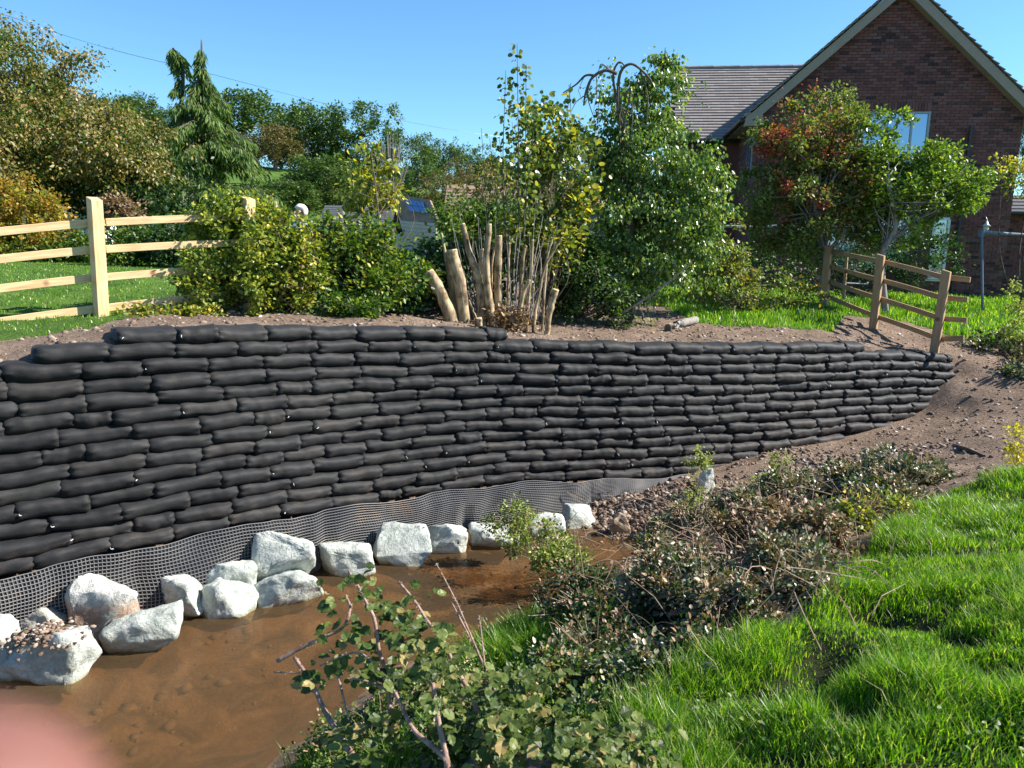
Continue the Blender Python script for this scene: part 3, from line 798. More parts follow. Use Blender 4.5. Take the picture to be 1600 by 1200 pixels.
RK = [  # px, py centre, width px, height px, material, label
 (-12, 1018, 80, 100, 'rock', 'white rock cut off by the left edge of the photo, beside the stream', 20, 0),
 (57, 985, 92, 60, 'rockbeige', 'flat beige rock leaning against the grey mesh at the far left', 3, 14),
 (152, 957, 118, 98, 'rocksoil', 'large upright white rock with brown soil smeared on its lower face', 12, 0),
 (75, 1032, 124, 76, 'rock', 'white rock with a heap of crumbled soil on top, standing in the water at left', 8, 12),
 (224, 992, 118, 58, 'rock', 'long low white rock sloping into the water in front of the upright soil smeared rock', 16, 12),
 (262, 937, 104, 66, 'rock', 'pale wedge shaped rock between the upright rock and the pile of white stones', 11, 8),
 (357, 900, 80, 40, 'rock', 'bright white angular rock lying on top of a squarer one below the mesh', 6, 0),
 (356, 941, 84, 52, 'rock', 'squarish white rock in the water under the bright angular one', 41, 0),
 (441, 873, 100, 66, 'rock', 'large rough grey white boulder, tallest in the row against the mesh', 14, 0),
 (447, 922, 106, 54, 'rock', 'rounded white boulder in the water in front of the rough grey one', 23, 0),
 (538, 877, 92, 50, 'rock', 'wedge shaped white rock with a dark shaded left face', 9, -8),
 (627, 857, 98, 56, 'rock', 'large pale green white boulder with a crack near its left end, middle of the row', 17, -6),
 (696, 843, 66, 46, 'rock', 'small rounded white boulder with a dark notch, right of the cracked boulder', 19, 0),
 (772, 842, 78, 36, 'rock', 'low white boulder mostly hidden behind the green weed', 21, 0),
 (853, 829, 66, 36, 'rock', 'rounded white boulder just right of the green weed', 24, 0),
 (905, 812, 62, 34, 'rock', 'last white boulder of the row, beside the rubble heap', 26, 0),
 (397, 890, 34, 38, 'rock', 'small white stone wedged between two boulders by the mesh', 30, 0),
 (968, 822, 30, 36, 'rockbrown', 'pointed orange brown stone at the edge of the rubble heap', 33, 20),
 (1107, 755, 30, 36, 'rock', 'single white boulder up on the bank behind tall weeds', 35, 0),
]
for i, (px, py, w, h, mt, lab, sd_, tilt) in enumerate(RK):
    if px < 1100:
        zb = -1.93
        if i == 6: zb = -1.75
        if i == 8: zb = -1.74
        p = atZ(px, py + h / 2, zb)
    else: p = G(px, py + h / 2)
    d = dep(p); W = w * 1.04 * d / FPX; Dp = W * .6; Hh = h * d / FPX * 1.05
    if px >= 1100: Hh *= 1.1
    me = rock_mesh(sd_ + 100, (W, Dp, Hh + .12), disp=.036)
    o = link('rock', me, M[mt], smooth=True)
    o.location = (p.x, p.y + Dp * .30, p.z + Hh * .5 - .05)
    o.rotation_euler = (R(random.uniform(-6, 6)), R(-tilt), R(random.uniform(-10, 10)))
    tag(o, lab, 'rock', 'pale boulders along the foot of the wall' if i not in (17,) else None)
# ------------------------------------------------------------------ clods and stones (numpy instancing into one mesh)
bm = bmesh.new(); bmesh.ops.create_icosphere(bm, subdivisions=1, radius=1); icoV = np.array([v.co[:] for v in bm.verts]); icoF = np.array([[v.index for v in f.verts] for f in bm.faces]); bm.free()
def scatter_lumps(name, P, S, mt, seed=0, flat=.6):
    r = np.random.default_rng(seed); n = len(P)
    jit = r.uniform(.55, 1.25, (n, 12, 1)); sc3 = r.uniform(.6, 1.2, (n, 1, 3)) * np.array((1, 1, flat))
    V = P[:, None] + icoV[None] * jit * sc3 * S[:, None, None]
    F = icoF[None] + (np.arange(n) * 12)[:, None, None]
    return link(name, mesh_np(name, V.reshape(-1, 3), F, np.full(n * 20, 3)), mt)
def scatter_pts(n, x0, x1, y0, y1, cond, seed):
    r = np.random.default_rng(seed); x = r.uniform(x0, x1, n); y = r.uniform(y0, y1, n); k = cond(x, y); x, y = x[k], y[k]
    return x, y, height(x, y), r
def onsoil(x, y):
    sd_, s = sdist(x, y); z = height(x, y)
    return ~(inpoly(x, y, GRASS_NEAR) | inpoly(x, y, LAWN_R) | inpoly(x, y, FIELD_L)) & (z > -1.95) & ((sd_ < -.25) | (sd_ > .3) | (s > SL)) & (y > 4) & ((x > 1.2) | (sd_ > 0))
x, y, z, r = scatter_pts(26000, -7, 11, 4.5, 15, onsoil, 11)
S = .006 + .045 * r.random(len(x)) ** 5
tag(scatter_lumps('soil_clods', np.stack([x, y, z], 1), S, M['clod'], 12), 'crumbs and clods of brown earth lying on the dug soil', 'soil clods', kind='stuff')
# rubble heap
hp = [G(930, 800), G(1040, 830), G(1000, 780), G(960, 815), G(1080, 770), G(1020, 810)]
r = np.random.default_rng(5); k = r.integers(0, 6, 2400); cx = np.array([(p.x, p.y) for p in hp])[k] + r.normal(0, .28, (2400, 2))
z = height(cx[:, 0], cx[:, 1]); ok = z > -1.96
tag(scatter_lumps('rubble_heap', np.stack([cx[:, 0], cx[:, 1], z + .01], 1)[ok], (.012 + .045 * r.random(2400) ** 3)[ok], M['clod'], 13, .7), 'spill of small brown stones and rubble at the end of the mesh', 'rubble', kind='stuff')
# soil crumbs on top of a rock at left
rk_ = [q for q in col.objects if 'heap of crumbled soil' in q.get('label', '')][0]; p = rk_.location + Vector((-.02, -.05, max(v.co.z for v in rk_.data.vertices) - .05)); n_ = 420
P = np.array(p) + np.random.default_rng(4).normal(0, 1, (n_, 3)) * np.array((.12, .08, .012)); P[:, 2] += .06 * np.exp(-((P[:, 0] - p.x) ** 2 + (P[:, 1] - p.y) ** 2) / .02)
tag(scatter_lumps('soil_heap', P, np.random.default_rng(6).uniform(.01, .032, n_), M['clod'], 14), 'crumbled orange brown soil heaped on the white rock in the water', 'soil', kind='stuff')
p = G(1300, 712); P = []
r = np.random.default_rng(8)
for k in range(900):
    q = G(1180 + 300 * r.random(), 700 + 40 * r.random()) if k % 30 == 0 else q
    P.append((q.x + r.normal(0, .3), q.y + r.normal(0, .3), 0))
P = np.array(P); P[:, 2] = height(P[:, 0], P[:, 1]); sdd, _ = sdist(P[:, 0], P[:, 1]); P = P[sdd < -.1]
tag(scatter_lumps('stony_spoil', P, .012 + .05 * r.random(len(P)) ** 3, M['clod'], 15, .7), 'stony brown spoil along the buried foot of the bag wall', 'spoil', kind='stuff')
r = np.random.default_rng(18); P = []
for k in range(60):
    q = atZ(*random.choice([(330, 1000), (300, 1040), (420, 1030), (200, 1080), (380, 985), (640, 930), (700, 905), (820, 905), (250, 1120)]), -2.0); P.append((q.x + r.normal(0, .25), q.y + r.normal(0, .2), 0))
P = np.array(P); P[:, 2] = height(P[:, 0], P[:, 1]) + .03
tag(scatter_lumps('bed_stones', P - np.array((0, 0, .03)), .02 + .06 * r.random(len(P)) ** 2, M['bedstone'], 19, .6), 'brown stones lying under the shallow stream water', 'stones', kind='stuff')
# a piece of dark pipe or stick on the soil slope
a, c = G(1490, 698), G(1537, 716)
o = MB().tube([a + Vector((0, 0, .02)), (a + c) / 2 + Vector((0, 0, .03)), c + Vector((0, 0, .02))], [.02, .026, .022], 7).build('broken_branch', M['bark'])
tag(o, 'dark broken piece of branch lying on the bare soil slope at right', 'branch')

# ------------------------------------------------------------------ grass
def blades(name, x, y, hgt, wid, mt, seed, lean=.5, label='', z=None):
    r = np.random.default_rng(seed); n = len(x)
    z = height(x, y) if z is None else z
    a = r.uniform(0, 2 * np.pi, n); la = a + r.normal(0, .6, n); ln = lean * (.2 + r.random(n)) * hgt
    wa = vnoise(x, y, .8, 31) * 6; lx = np.cos(la) * ln + np.cos(wa) * ln * .15; ly = np.sin(la) * ln + np.sin(wa) * ln * .15
    sx_, sy_ = np.cos(a + 1.57) * wid, np.sin(a + 1.57) * wid
    B = np.stack([x, y, z - .01], 1); side = np.stack([sx_, sy_, sx_ * 0], 1)
    Mid = B + np.stack([lx * .35, ly * .35, hgt * .6], 1); T = B + np.stack([lx, ly, hgt * .97], 1)
    V = np.stack([B - side, B + side, Mid + side * .8, Mid - side * .8, T], 1)
    b0 = np.arange(n) * 5
    Q = np.stack([b0, b0 + 1, b0 + 2, b0 + 3], 1); Tn = np.stack([b0 + 3, b0 + 2, b0 + 4], 1)
    ff = np.concatenate([Q, Tn], 1).ravel(); lp = np.tile([4, 3], n)
    o = link(name, mesh_np(name, V.reshape(-1, 3), ff, lp), mt)
    return tag(o, label, 'grass', kind='stuff')
def grass_area(n, poly, bx, seed, dens=None, extra=None):
    r = np.random.default_rng(seed); x = r.uniform(bx[0], bx[1], n); y = r.uniform(bx[2], bx[3], n)
    k = inpoly(x, y, poly)
    if dens is not None: k &= r.random(n) < dens(x, y)
    return x[k], y[k], r
px_in = lambda x, y: (np.abs(x) < .70 * y + .35)
x, y, r = grass_area(640000, GRASS_NEAR, (.2, 6.4, 1.35, 7.6), 21, lambda x, y: np.where(px_in(x, y), np.clip(1.9 / (.35 * y + .6), 0, 1) * np.clip(.8 + 3.2 * (vnoise(x, y, 1.6, 40) + vnoise(x, y, 4, 41) * .6), .3, 1), 0))
hk = np.zeros(len(x))
for c_, q in HOLES: hk = np.maximum(hk, np.exp(-(((x - c_.x) / q) ** 2 + ((y - c_.y) / (q * 1.3)) ** 2)))
k_ = r.random(len(x)) > hk * .8; x, y, hk = x[k_], y[k_], hk[k_]
hg = (1 - .5 * hk) * (.045 + .11 * np.clip(vnoise(x, y, 3.1, 42) * 1.5 + .45, 0, 1.1)) * (.5 + .65 * r.random(len(x)))
print('near grass', len(x))
k_ = r.random(len(x)) < .04; blades('dry_grass', x[k_], y[k_], hg[k_] * 1.25, .0016 + .0008 * r.random(k_.sum()), M['grassdry'], 29, 1.0, 'scattered dry straw coloured blades in the long grass on the near bank')
blades('near_grass', x, y, hg, .0018 + .0013 * r.random(len(x)), M['grass'], 22, .7, 'lush bright green long grass on the near bank at lower right')
x, y, r = grass_area(90000, LAWN_R, (2, 15, 12, 23), 23, lambda x, y: np.where(x < .72 * y, np.clip(14 / y, 0, 1), 0))
hg = (.07 + .12 * np.clip(vnoise(x, y, 1.5, 43) + .4, 0, 1)) * (.5 + .8 * r.random(len(x)))
blades('lawn_grass', x, y, hg, .006 + .003 * r.random(len(x)), M['grass'], 24, .5, 'sunlit lawn grass in front of the brick house')
x, y, r = grass_area(90000, FIELD_L, (-19, 0, 7.5, 25), 25, lambda x, y: np.clip(11 / y, 0, 1) * (x > -.72 * y - .5))
blades('field_grass', x, y, .045 * (.5 + .8 * r.random(len(x))), .004 + .003 * r.random(len(x)), M['grass'], 26, .6, 'short mown grass of the field behind the left fence')
r = np.random.default_rng(35); k_ = r.choice(len(xg := np.array([(G(a, b_).x, G(a, b_).y) for a, b_ in ((1100, 1110), (1200, 1130), (1420, 1040), (1500, 1120), (1550, 900), (1380, 900), (1280, 1160), (1450, 850), (1050, 1160), (1580, 1180))])), 620); q = xg[k_] + r.normal(0, .09, (620, 2)); P = np.stack([q[:, 0], q[:, 1], height(q[:, 0], q[:, 1]) + .02 + .05 * r.random(620)], 1); D = r.normal(0, 1, (620, 3)); D[:, 2] = .3
tag(link('broad_weeds', leaf_mesh('broad_weeds', P, D, .012 + .014 * r.random(620), 'oval', upw=.7, r=r), M['green']), 'patches of small broad leaved weeds among the long near grass', 'weeds', kind='stuff')
q = G(1106, 1068, 1.5, 20); o = link('rock', rock_mesh(171, (.075, .06, .07), disp=.02, sub=2), M['slate']); o.location = q + Vector((0, 0, .07)); tag(o, 'small dark grey round stone half hidden in the near grass edge', 'stone')
# grass tuft by the water
tp = [G(815, 1000), G(780, 1010), G(760, 1040), G(840, 990), G(620, 1180), G(560, 1190), G(620, 1160), G(800, 1030)]
r = np.random.default_rng(27); k = r.integers(0, len(tp), 9000); c2 = np.array([(p.x, p.y) for p in tp])[k] + r.normal(0, .2, (9000, 2))
blades('bank_grass', c2[:, 0], c2[:, 1], .10 + .12 * r.random(9000), .0028 + .001 * r.random(9000), M['grass'], 28, .8, 'tufts of grass hanging over the stream edge below the brambles')

# ------------------------------------------------------------------ fences
def rail(a, b_, w, t, mt, parent, name='rail'):
    a, b_ = Vector(a), Vector(b_); d = b_ - a; L = d.length; ex = d.normalized(); ey = Vector((-ex.y, ex.x, 0)).normalized(); ez = ex.cross(ey)
    me = bpy.data.meshes.new(name)
    bm = bmesh.new(); bmesh.ops.create_cube(bm, size=1)
    for v in bm.verts: v.co = Vector((v.co.x * L, v.co.y * t, v.co.z * w))
    bmesh.ops.subdivide_edges(bm, edges=[e for e in bm.edges if abs((e.verts[0].co - e.verts[1].co).x) > L * .5], cuts=6)
    for v in bm.verts: v.co.z += .006 * math.sin(v.co.x * 2.3 + L * 9); v.co.y += .004 * math.sin(v.co.x * 3.1)
    bm.to_mesh(me); bm.free(); me.materials.append(mt)
    o = bpy.data.objects.new(name, me); col.objects.link(o); o.parent = parent
    mid = (a + b_) / 2
    o.matrix_basis = Matrix.Translation(mid - Vector(parent.location)) @ Matrix((ex, ey, ez)).transposed().to_4x4()
    bevel(o, .004)
    return o
def post(base, topz, s, mt, parent, rz, lean=(0, 0)):
    me = bpy.data.meshes.new('post'); bm = bmesh.new(); bmesh.ops.create_cube(bm, size=1)
    h = topz - base[2] + .3
    for v in bm.verts:
        tp_ = v.co.z > 0
        v.co = Vector((v.co.z * h, v.co.y * s, -v.co.x * s))
        if tp_: v.co.x += -.035 if v.co.y < 0 else 0.0
    bm.to_mesh(me); bm.free(); me.materials.append(mt)
    o = bpy.data.objects.new('post', me); col.objects.link(o); o.parent = parent
    up = Vector((lean[0], lean[1], 1)).normalized(); fx = Vector((math.cos(rz), math.sin(rz), 0)); fy = up.cross(fx).normalized(); fx = fy.cross(up)
    o.matrix_basis = Matrix.Translation(Vector((base[0], base[1], base[2] - .3 + h / 2)) - Vector(parent.location)) @ Matrix((up, fy, -fx)).transposed().to_4x4()
    bevel(o, .005); return o
# left: new pale timber
fl = thing('post_and_rail_fence', (-4.6, 8.8, .55), 'pale new timber post and rail fence with four rails on the left field edge', 'fence')
fd = Vector((.80, .60, 0)).normalized(); frz = math.atan2(fd.y, fd.x)
Lp = [Vector((-4.6, 8.8, 0)) + fd * k for k in (-3.6, -1.8, 0, 1.68)]
tops = [1.84, 1.86, 1.885, 1.95]
for p, tz in zip(Lp, tops): post((p.x, p.y, tz - 1.33), tz, .125, M['timber'], fl, frz + R(14), (.02, 0))
# rails by pixel rows at px 0, 145 and 290
rows_ = [((0, 362), (145, 349), (290, 342)), ((0, 405), (145, 391), (290, 383)), ((0, 451), (145, 435), (290, 424)), ((0, 503), (145, 484), (290, 467))]
nf = Vector((fd.y, -fd.x, 0))
def on_fence(px, py):
    # intersect ray with the fence's vertical plane
    o_ = Vector((-4.6, 8.8, 0)) - nf * .075; dr = at(px, py, 1) - Vector((0, 0, CZ)); t = (o_ - Vector((0, 0, CZ))).dot(nf) / dr.dot(nf)
    return Vector((0, 0, CZ)) + dr * t
for (a, b_, c) in rows_:
    A, B, C_ = on_fence(*a), on_fence(*b_), on_fence(*c)
    A2 = A + (A - B) * .55
    Lx = B + (C_ - B).normalized() * .02
    rail(A2, B + (B - A).normalized() * .12, .088, .036, M['timber'], fl)
    e = B + (C_ - B).normalized() * 1.82
    rail(B + (C_ - B).normalized() * .13, e, .085, .036, M['timber'], fl)
# right: shaded brown fence running toward the camera
pb = [at(1287, 474, 16.2), at(1365, 508, 14.5), at(1462, 545, 13.05)]
pt = [at(1287, 382, 16.2), at(1367, 396, 14.5), at(1468, 420, 13.05)]
fr = thing('post_and_rail_fence', pb[1], 'brown timber fence with three posts standing at the right end of the bag wall', 'fence')
for a, b_ in zip(pb, pt): post(a, b_.z, .13, M['timberdark'], fr, R(52), ((b_.x - a.x) / 1.3, 0))
def lerp(a, b_, t): return a + (b_ - a) * t
fdir = (pb[2] - pb[0]).normalized(); off_ = Vector((.07, .03, 0))
for k in (.10, .36, .62, .88):
    q = [lerp(pt[i], pb[i], k) + off_ for i in range(3)]
    for i in range(2):
        e = (q[i + 1] - q[i]).normalized()
        rail(q[i] - e * .02, q[i + 1] - e * .01, .085, .036, M['timberdark'], fr)
    end = {.10: at(1516, 437, 12.75), .36: at(1512, 468, 12.7), .62: at(1511, 500, 12.65), .88: at(1506, 528, 12.6)}[k]
    rail(q[2] + (end - q[2]).normalized() * .03, end, .085, .036, M['timberdark'], fr)
a, b_ = at(1318, 468, 17.6), at(1323, 402, 17.6)
fb = thing('garden_stake', a, 'thin pale stake standing behind the first bay of the brown fence', 'stake')
MB().tube([a - Vector((0, 0, .2)), b_], .035, 6).build('stake', M['timberdark'], fb)

# ------------------------------------------------------------------ brick house
HY = 22.0; gx0, gx1 = 6.6, 13.25; gxc = (gx0 + gx1) / 2; EZ = 4.72; GZB = -.2; EZ = atY(1390, 170, 21.8).z; slope = math.tan(R(42)); PK = EZ + (gx1 - gx0) / 2 * slope
house = thing('brick_house', (gxc, HY, 0), 'two storey red brick house with a steep gable and long tiled roof beside it', 'house')
MO = MB()
MO.poly([(gx0 + .01, 28, GZB), (gx0 + .01, HY, GZB), (gx0 + .01, HY, EZ), (gx0 + .01, 28, EZ)])
MO.poly([(gx1 - .01, HY, GZB), (gx1 - .01, 29, GZB), (gx1 - .01, 29, EZ), (gx1 - .01, HY, EZ)])
# openings: x0,x1,z0,z1
upx0, upx1 = (1340 - 800) / FPX * 21.15, (1439 - 800) / FPX * 21.15
WT = min(atY(1392, 172, 21.8).z, EZ - .001)
OPEN = [(upx0, upx1, 3.45, WT), (8.6, 10.8, .75, 2.2), (11.32, 11.75, .5, 2.15)]
xs_ = sorted({gx0, gx1} | {q for o_ in OPEN for q in o_[:2]})
for xa, xb in zip(xs_[:-1], xs_[1:]):
    hol = sorted((o_[2], o_[3]) for o_ in OPEN if o_[0] <= xa + 1e-6 and o_[1] >= xb - 1e-6); zc0 = GZB
    for h0, h1 in hol + [(EZ, EZ)]:
        if h0 > zc0: MO.poly([(xa, HY + .012, zc0), (xb, HY + .012, zc0), (xb, HY + .012, min(h0, EZ)), (xa, HY + .012, min(h0, EZ))])
        zc0 = h1
MO.poly([(gx0, HY + .012, EZ), (gx1, HY + .012, EZ), (gxc, HY + .012, PK)])
MO.build('wall', M['mortar'], house)
bl, bh, mj = .215, .065, .010
brick_me = bpy.data.meshes.new('brick'); t_ = MB().box((0, 0, 0), (bl, .03, bh)); brick_me.from_pydata(t_.v, [], t_.f); brick_me.materials.append(M['brick'])
nb = 0; BS = MB(); BI = []
z = GZB; rowi = 0
while z < PK - .05:
    zc = z + bh / 2
    xl, xr = gx0, gx1
    if zc > EZ: xl = gx0 + (zc + .03 - EZ) / slope; xr = gx1 - (zc + .03 - EZ) / slope
    x_ = gx0 - (bl + mj) * (.5 if rowi % 2 else 0)
    while x_ < xr:
        a, c = max(x_, xl), min(x_ + bl, xr)
        for (u0, u1, v0, v1) in OPEN:
            t1 = v1 + (.21 if u0 == upx0 else 0)
            if v0 - .02 < zc < t1 + .02:
                if a >= u0 and c <= u1: a = c
                elif a < u0 < c: c = u0
                elif a < u1 < c: a = u1
        if c - a > .03:
            if c - a > bl - .004: BI.append(((a + c) / 2, zc))
            else: BS.box(((a + c) / 2, HY, zc), (c - a, .03, bh))
        x_ += bl + mj
    z += bh + mj; rowi += 1
BI.sort(key=lambda q: -(q[1]) + abs(q[0] - gxc) * .3)
cnt = 0
for (bx_, bz_) in BI:
    yy = HY + random.uniform(-.003, .003)
    if cnt < 240 and bz_ > 4.3:
        o = bpy.data.objects.new('brick', brick_me); col.objects.link(o); o.parent = house
        o.location = (bx_ - gxc, yy - HY, bz_); cnt += 1
    else: BS.box((bx_, yy, bz_), (bl, .03, bh))
# side walls bricks
for zi in range(int((EZ - GZB) / (bh + mj))):
    zc = GZB + zi * (bh + mj) + bh / 2
    yy = HY + .1 + (.11 if zi % 2 else 0)
    while yy < 26.2:
        if not (22.9 < yy < 24.3 and 3.2 < zc < 4.4): BS.box((gx0, yy, zc), (.03, bl, bh))
        yy += bl + mj
o = BS.build('brick_courses', M['brick'], house); o['kind'] = 'stuff'
# soldier course over the upper window
x_ = upx0 + .002
while x_ + .065 < upx1:
    o = bpy.data.objects.new('lintel_brick', brick_me); col.objects.link(o); o.parent = house
    o.matrix_basis = Matrix.Translation((x_ + .0325 - gxc, -.006, WT + .108)) @ Matrix.Rotation(R(90), 4, 'Y'); x_ += .075
def window(x0, x1, z0, z1, y, nm, mull, parent, fm=M['frame'], ins=.05, fw=.06):
    w = MB(); yy = y + ins
    for c, s in (((x0 + fw / 2, (z0 + z1) / 2), (fw, z1 - z0)), ((x1 - fw / 2, (z0 + z1) / 2), (fw, z1 - z0)), (((x0 + x1) / 2, z1 - fw / 2), (x1 - x0 - 2 * fw, fw)), (((x0 + x1) / 2, z0 + fw / 2), (x1 - x0 - 2 * fw, fw))):
        w.box((c[0], yy, c[1]), (s[0], .08, s[1]))
    for m_ in mull: w.box((m_, yy, (z0 + z1) / 2), (.05, .07, z1 - z0 - 2 * fw))
    f_ = w.build('window', fm, parent); bevel(f_, .006)
    xs = [x0 + fw] + [v for v in mull] + [x1 - fw]
    for a, c in zip(xs[:-1], xs[1:]):
        g = MB().box(((a + c) / 2, yy + .01, (z0 + z1) / 2), (c - a - .005, .01, z1 - z0 - 2 * fw - .004)).build('pane', M['glass']); g.parent = f_
    s_ = MB().box(((x0 + x1) / 2, y - .02, z0 - .03), (x1 - x0 + .1, .14, .05)).build('sill', M['cream']); s_.parent = f_
    return f_
window(upx0, upx1, 3.45, WT, HY, 'w', [upx0 + .58, upx1 - .45], house)
window(8.6, 10.8, .75, 2.2, HY, 'w', [9.3, 10.05], house)
window(11.32, 11.75, .5, 2.15, HY, 'w', [], house, M['white'], -.02, .07)
# bargeboards and gable roof
ov = .45; yb = HY - .32
def pr(x, z, y): return (x, y, z)
for sgn in (-1, 1):
    ex_ = gxc + sgn * ((gx1 - gx0) / 2 + ov); ez_ = EZ - ov * slope + .12
    px_, pz_ = gxc, PK + .12
    dvec = Vector((px_ - ex_, 0, pz_ - ez_)); Lr = dvec.length; dvec.normalize(); nn = Vector((-dvec.z, 0, dvec.x)) * (1 if sgn < 0 else -1)
    if nn.z < 0: nn = -nn
    E = Vector((ex_, 0, ez_)); Pk = Vector((px_, 0, pz_))
    bd = .2
    B_ = MB()
    for y0, y1, o0, o1 in ((yb, yb + .035, -bd, 0.02),):
        a1, a2, a3, a4 = E + nn * o0, Pk + nn * o0 + dvec * 0, Pk + nn * o1, E + nn * o1
        a2 = Vector((gxc, 0, pz_ - bd / math.cos(R(42)))); a3 = Vector((gxc, 0, pz_ + .02))
        for yv in (y0, y1): pass
        pts = [Vector((q.x, y0, q.z)) for q in (a1, a2, a3, a4)] + [Vector((q.x, y1, q.z)) for q in (a1, a2, a3, a4)]
        n0 = len(B_.v); B_.v += [tuple(q) for q in pts]
        for q in ((0, 1, 2, 3), (7, 6, 5, 4), (0, 4, 5, 1), (1, 5, 6, 2), (2, 6, 7, 3), (3, 7, 4, 0)): B_.f.append(tuple(n0 + i for i in q))
    B_.build('bargeboard', M['barge'], house)
    # boxed eaves end
    MB().box((gxc + sgn * ((gx1 - gx0) / 2 + .21), (yb + HY) / 2 - .01, EZ - .27), (.44, .33, .34)).build('soffit_box', M['barge'], house)
    # soffit under the verge
    S_ = MB(); a1 = E - nn * .2; a2 = Vector((gxc, 0, pz_ - .2 / math.cos(R(42))))
    S_.poly([(a1.x, yb + .03, a1.z), (a2.x, yb + .03, a2.z), (a2.x, HY + .01, a2.z), (a1.x, HY + .01, a1.z)]); S_.build('soffit', M['barge'], house)
    # roof slab as tile courses
    T = MB(); nc = 24
    for i in range(nc):
        t0, t1 = i / nc, (i + 1.12) / nc
        a = E + dvec * (Lr * t0) + nn * .075; c = E + dvec * (Lr * min(1, t1)) + nn * .045
        y0, y1 = yb - .05, 30.0
        th = nn * .035
        vs = [Vector((q.x, y, q.z)) for y in (y0, y1) for q in (a, c, c + th * .3, a + th)]
        n0 = len(T.v); T.v += [tuple(q) for q in vs]
        for q in ((3, 2, 1, 0), (4, 5, 6, 7), (0, 1, 5, 4), (1, 2, 6, 5), (2, 3, 7, 6), (3, 0, 4, 7)): T.f.append(tuple(n0 + i_ for i_ in q))
    T.build('gable_roof', M['tile'], house)
    # gutter along the side
    gxg = gxc + sgn * ((gx1 - gx0) / 2 + ov + .06); MB().tube([(gxg, yb + .1, EZ - .27), (gxg, 26 if sgn < 0 else 29, EZ - .27)], .06, 8).build('gutter', M['blackp'], house)
# underside eaves board on the left side
MB().box((gx0 - .22, 24.2, EZ - .34), (.44, 3.9, .02)).build('soffit', M['barge'], house)
# left side window (seen obliquely)
W_ = MB(); W_.box((gx0 - .0, 23.6, 3.8), (.06, 1.3, 1.15)); sw = W_.build('window', M['frame'], house)
for yq in (23.17, 23.6, 24.03):
    g = MB().box((gx0 - .036, yq, 3.8), (.012, .36, 1.0)).build('pane', M['glass']); g.parent = sw
# downpipe beside the corner: front face of gable
d0, d1 = atY(1514, 235, HY - .08), atY(1496, 452, HY - .08)
MB().tube([(11.98, HY - .07, EZ - .4), (11.98, HY - .07, -.1)], .045, 8).build('downpipe', M['blackp'], house)
MB().tube([(gx0 + .12, HY - .07, EZ - .45), (gx0 + .12, HY - .07, -.1)], .045, 8).build('downpipe', M['blackp'], house)
# main range with the long tiled roof
mx0, mx1 = 4.55, gx0 + .6; eY, eZ, rY, rZ = 25.75, atY(1090, 217, 26.0).z, 29.0, atY(1130, 106, 29.2).z
MB().poly([(mx0 + .3, 26.1, GZB), (gx0, 26.1, GZB), (gx0, 26.1, 4.5), (mx0 + .3, 26.1, 4.5)]).poly([(mx0 + .3, 32, GZB), (mx0 + .3, 26.1, GZB), (mx0 + .3, 26.1, 4.5), (mx0 + .3, 29.05, 7.0), (mx0 + .3, 32, 4.5)]).build('rear_wall', M['brick'], house)
T = MB(); nc = 26; sl = Vector((0, rY - eY, rZ - eZ)); Ls = sl.length; sl.normalize(); sn = Vector((0, -sl.z, sl.y))
rt = Matrix((Vector((1, 0, 0)), sl, sn)).transposed()
for i in range(nc):
    cY = Vector((0, eY, eZ)) + sl * (Ls * (i + .55) / nc)
    x_ = mx0 - (.15 if i % 2 else 0)
    lim = gxc + 0.2
    while x_ < lim:
        c = Vector((x_ + .15, 0, 0)) + cY + sn * (.04 + random.uniform(0, .002))
        T.box(c, (.297, Ls / nc * 1.2, .03), rt @ Matrix.Rotation(R(-11), 3, 'X')); x_ += .3
o = T.build('roof_tiles', M['tile'], house); o['kind'] = 'stuff'
MB().poly([(mx0, eY, eZ), (lim, eY, eZ), (lim, rY, rZ), (mx0, rY, rZ)]).poly([(mx0, rY, rZ), (lim, rY, rZ), (lim, 32.2, eZ), (mx0, 32.2, eZ)]).build('roof', M['slate'], house)
x_ = mx0
while x_ < lim:
    MB().tube([(x_, rY, rZ + .03), (x_ + .44, rY, rZ + .03)], [.095, .11], 8).build('ridge_tile', M['tile'], house); x_ += .45
MB().tube([(mx0, eY - .05, eZ - .03), (gx0, eY - .05, eZ - .03)], .055, 8).build('gutter', M['blackp'], house)
# low extension on the right of the gable
EX = MB()
exY = 22.6
for zi in range(33):
    zc = GZB + zi * (bh + mj) + bh / 2; x_ = gx1 + .02 + (.11 if zi % 2 else 0)
    while x_ < 18:
        if not (14.05 < x_ + .1 < 16.0 and .55 < zc < 2.0): EX.box((x_ + bl / 2, exY, zc), (bl, .03, bh))
        x_ += bl + mj
o = EX.build('extension_bricks', M['brick'], house); o['kind'] = 'stuff'
MB().poly([(gx1, exY + .012, GZB), (18, exY + .012, GZB), (18, exY + .012, 2.45), (gx1, exY + .012, 2.45)]).build('extension_wall', M['mortar'], house)
window(13.9, 15.6, .6, 1.95, exY, 'w', [14.7], house, M['bluegrey'])
T = MB()
for i in range(5): T.box(((gx1 + 18) / 2, exY - .3 + i * .22, 2.36 + i * .1), (18 - gx1, .28, .03), Matrix.Rotation(R(18), 3, 'X'))
T.build('extension_roof', M['slate'], house)
MB().tube([(gx1, exY - .46, 2.3), (18, exY - .46, 2.3)], .055, 8).build('gutter', M['blackp'], house)
house.rotation_euler = (0, 0, R(-8))
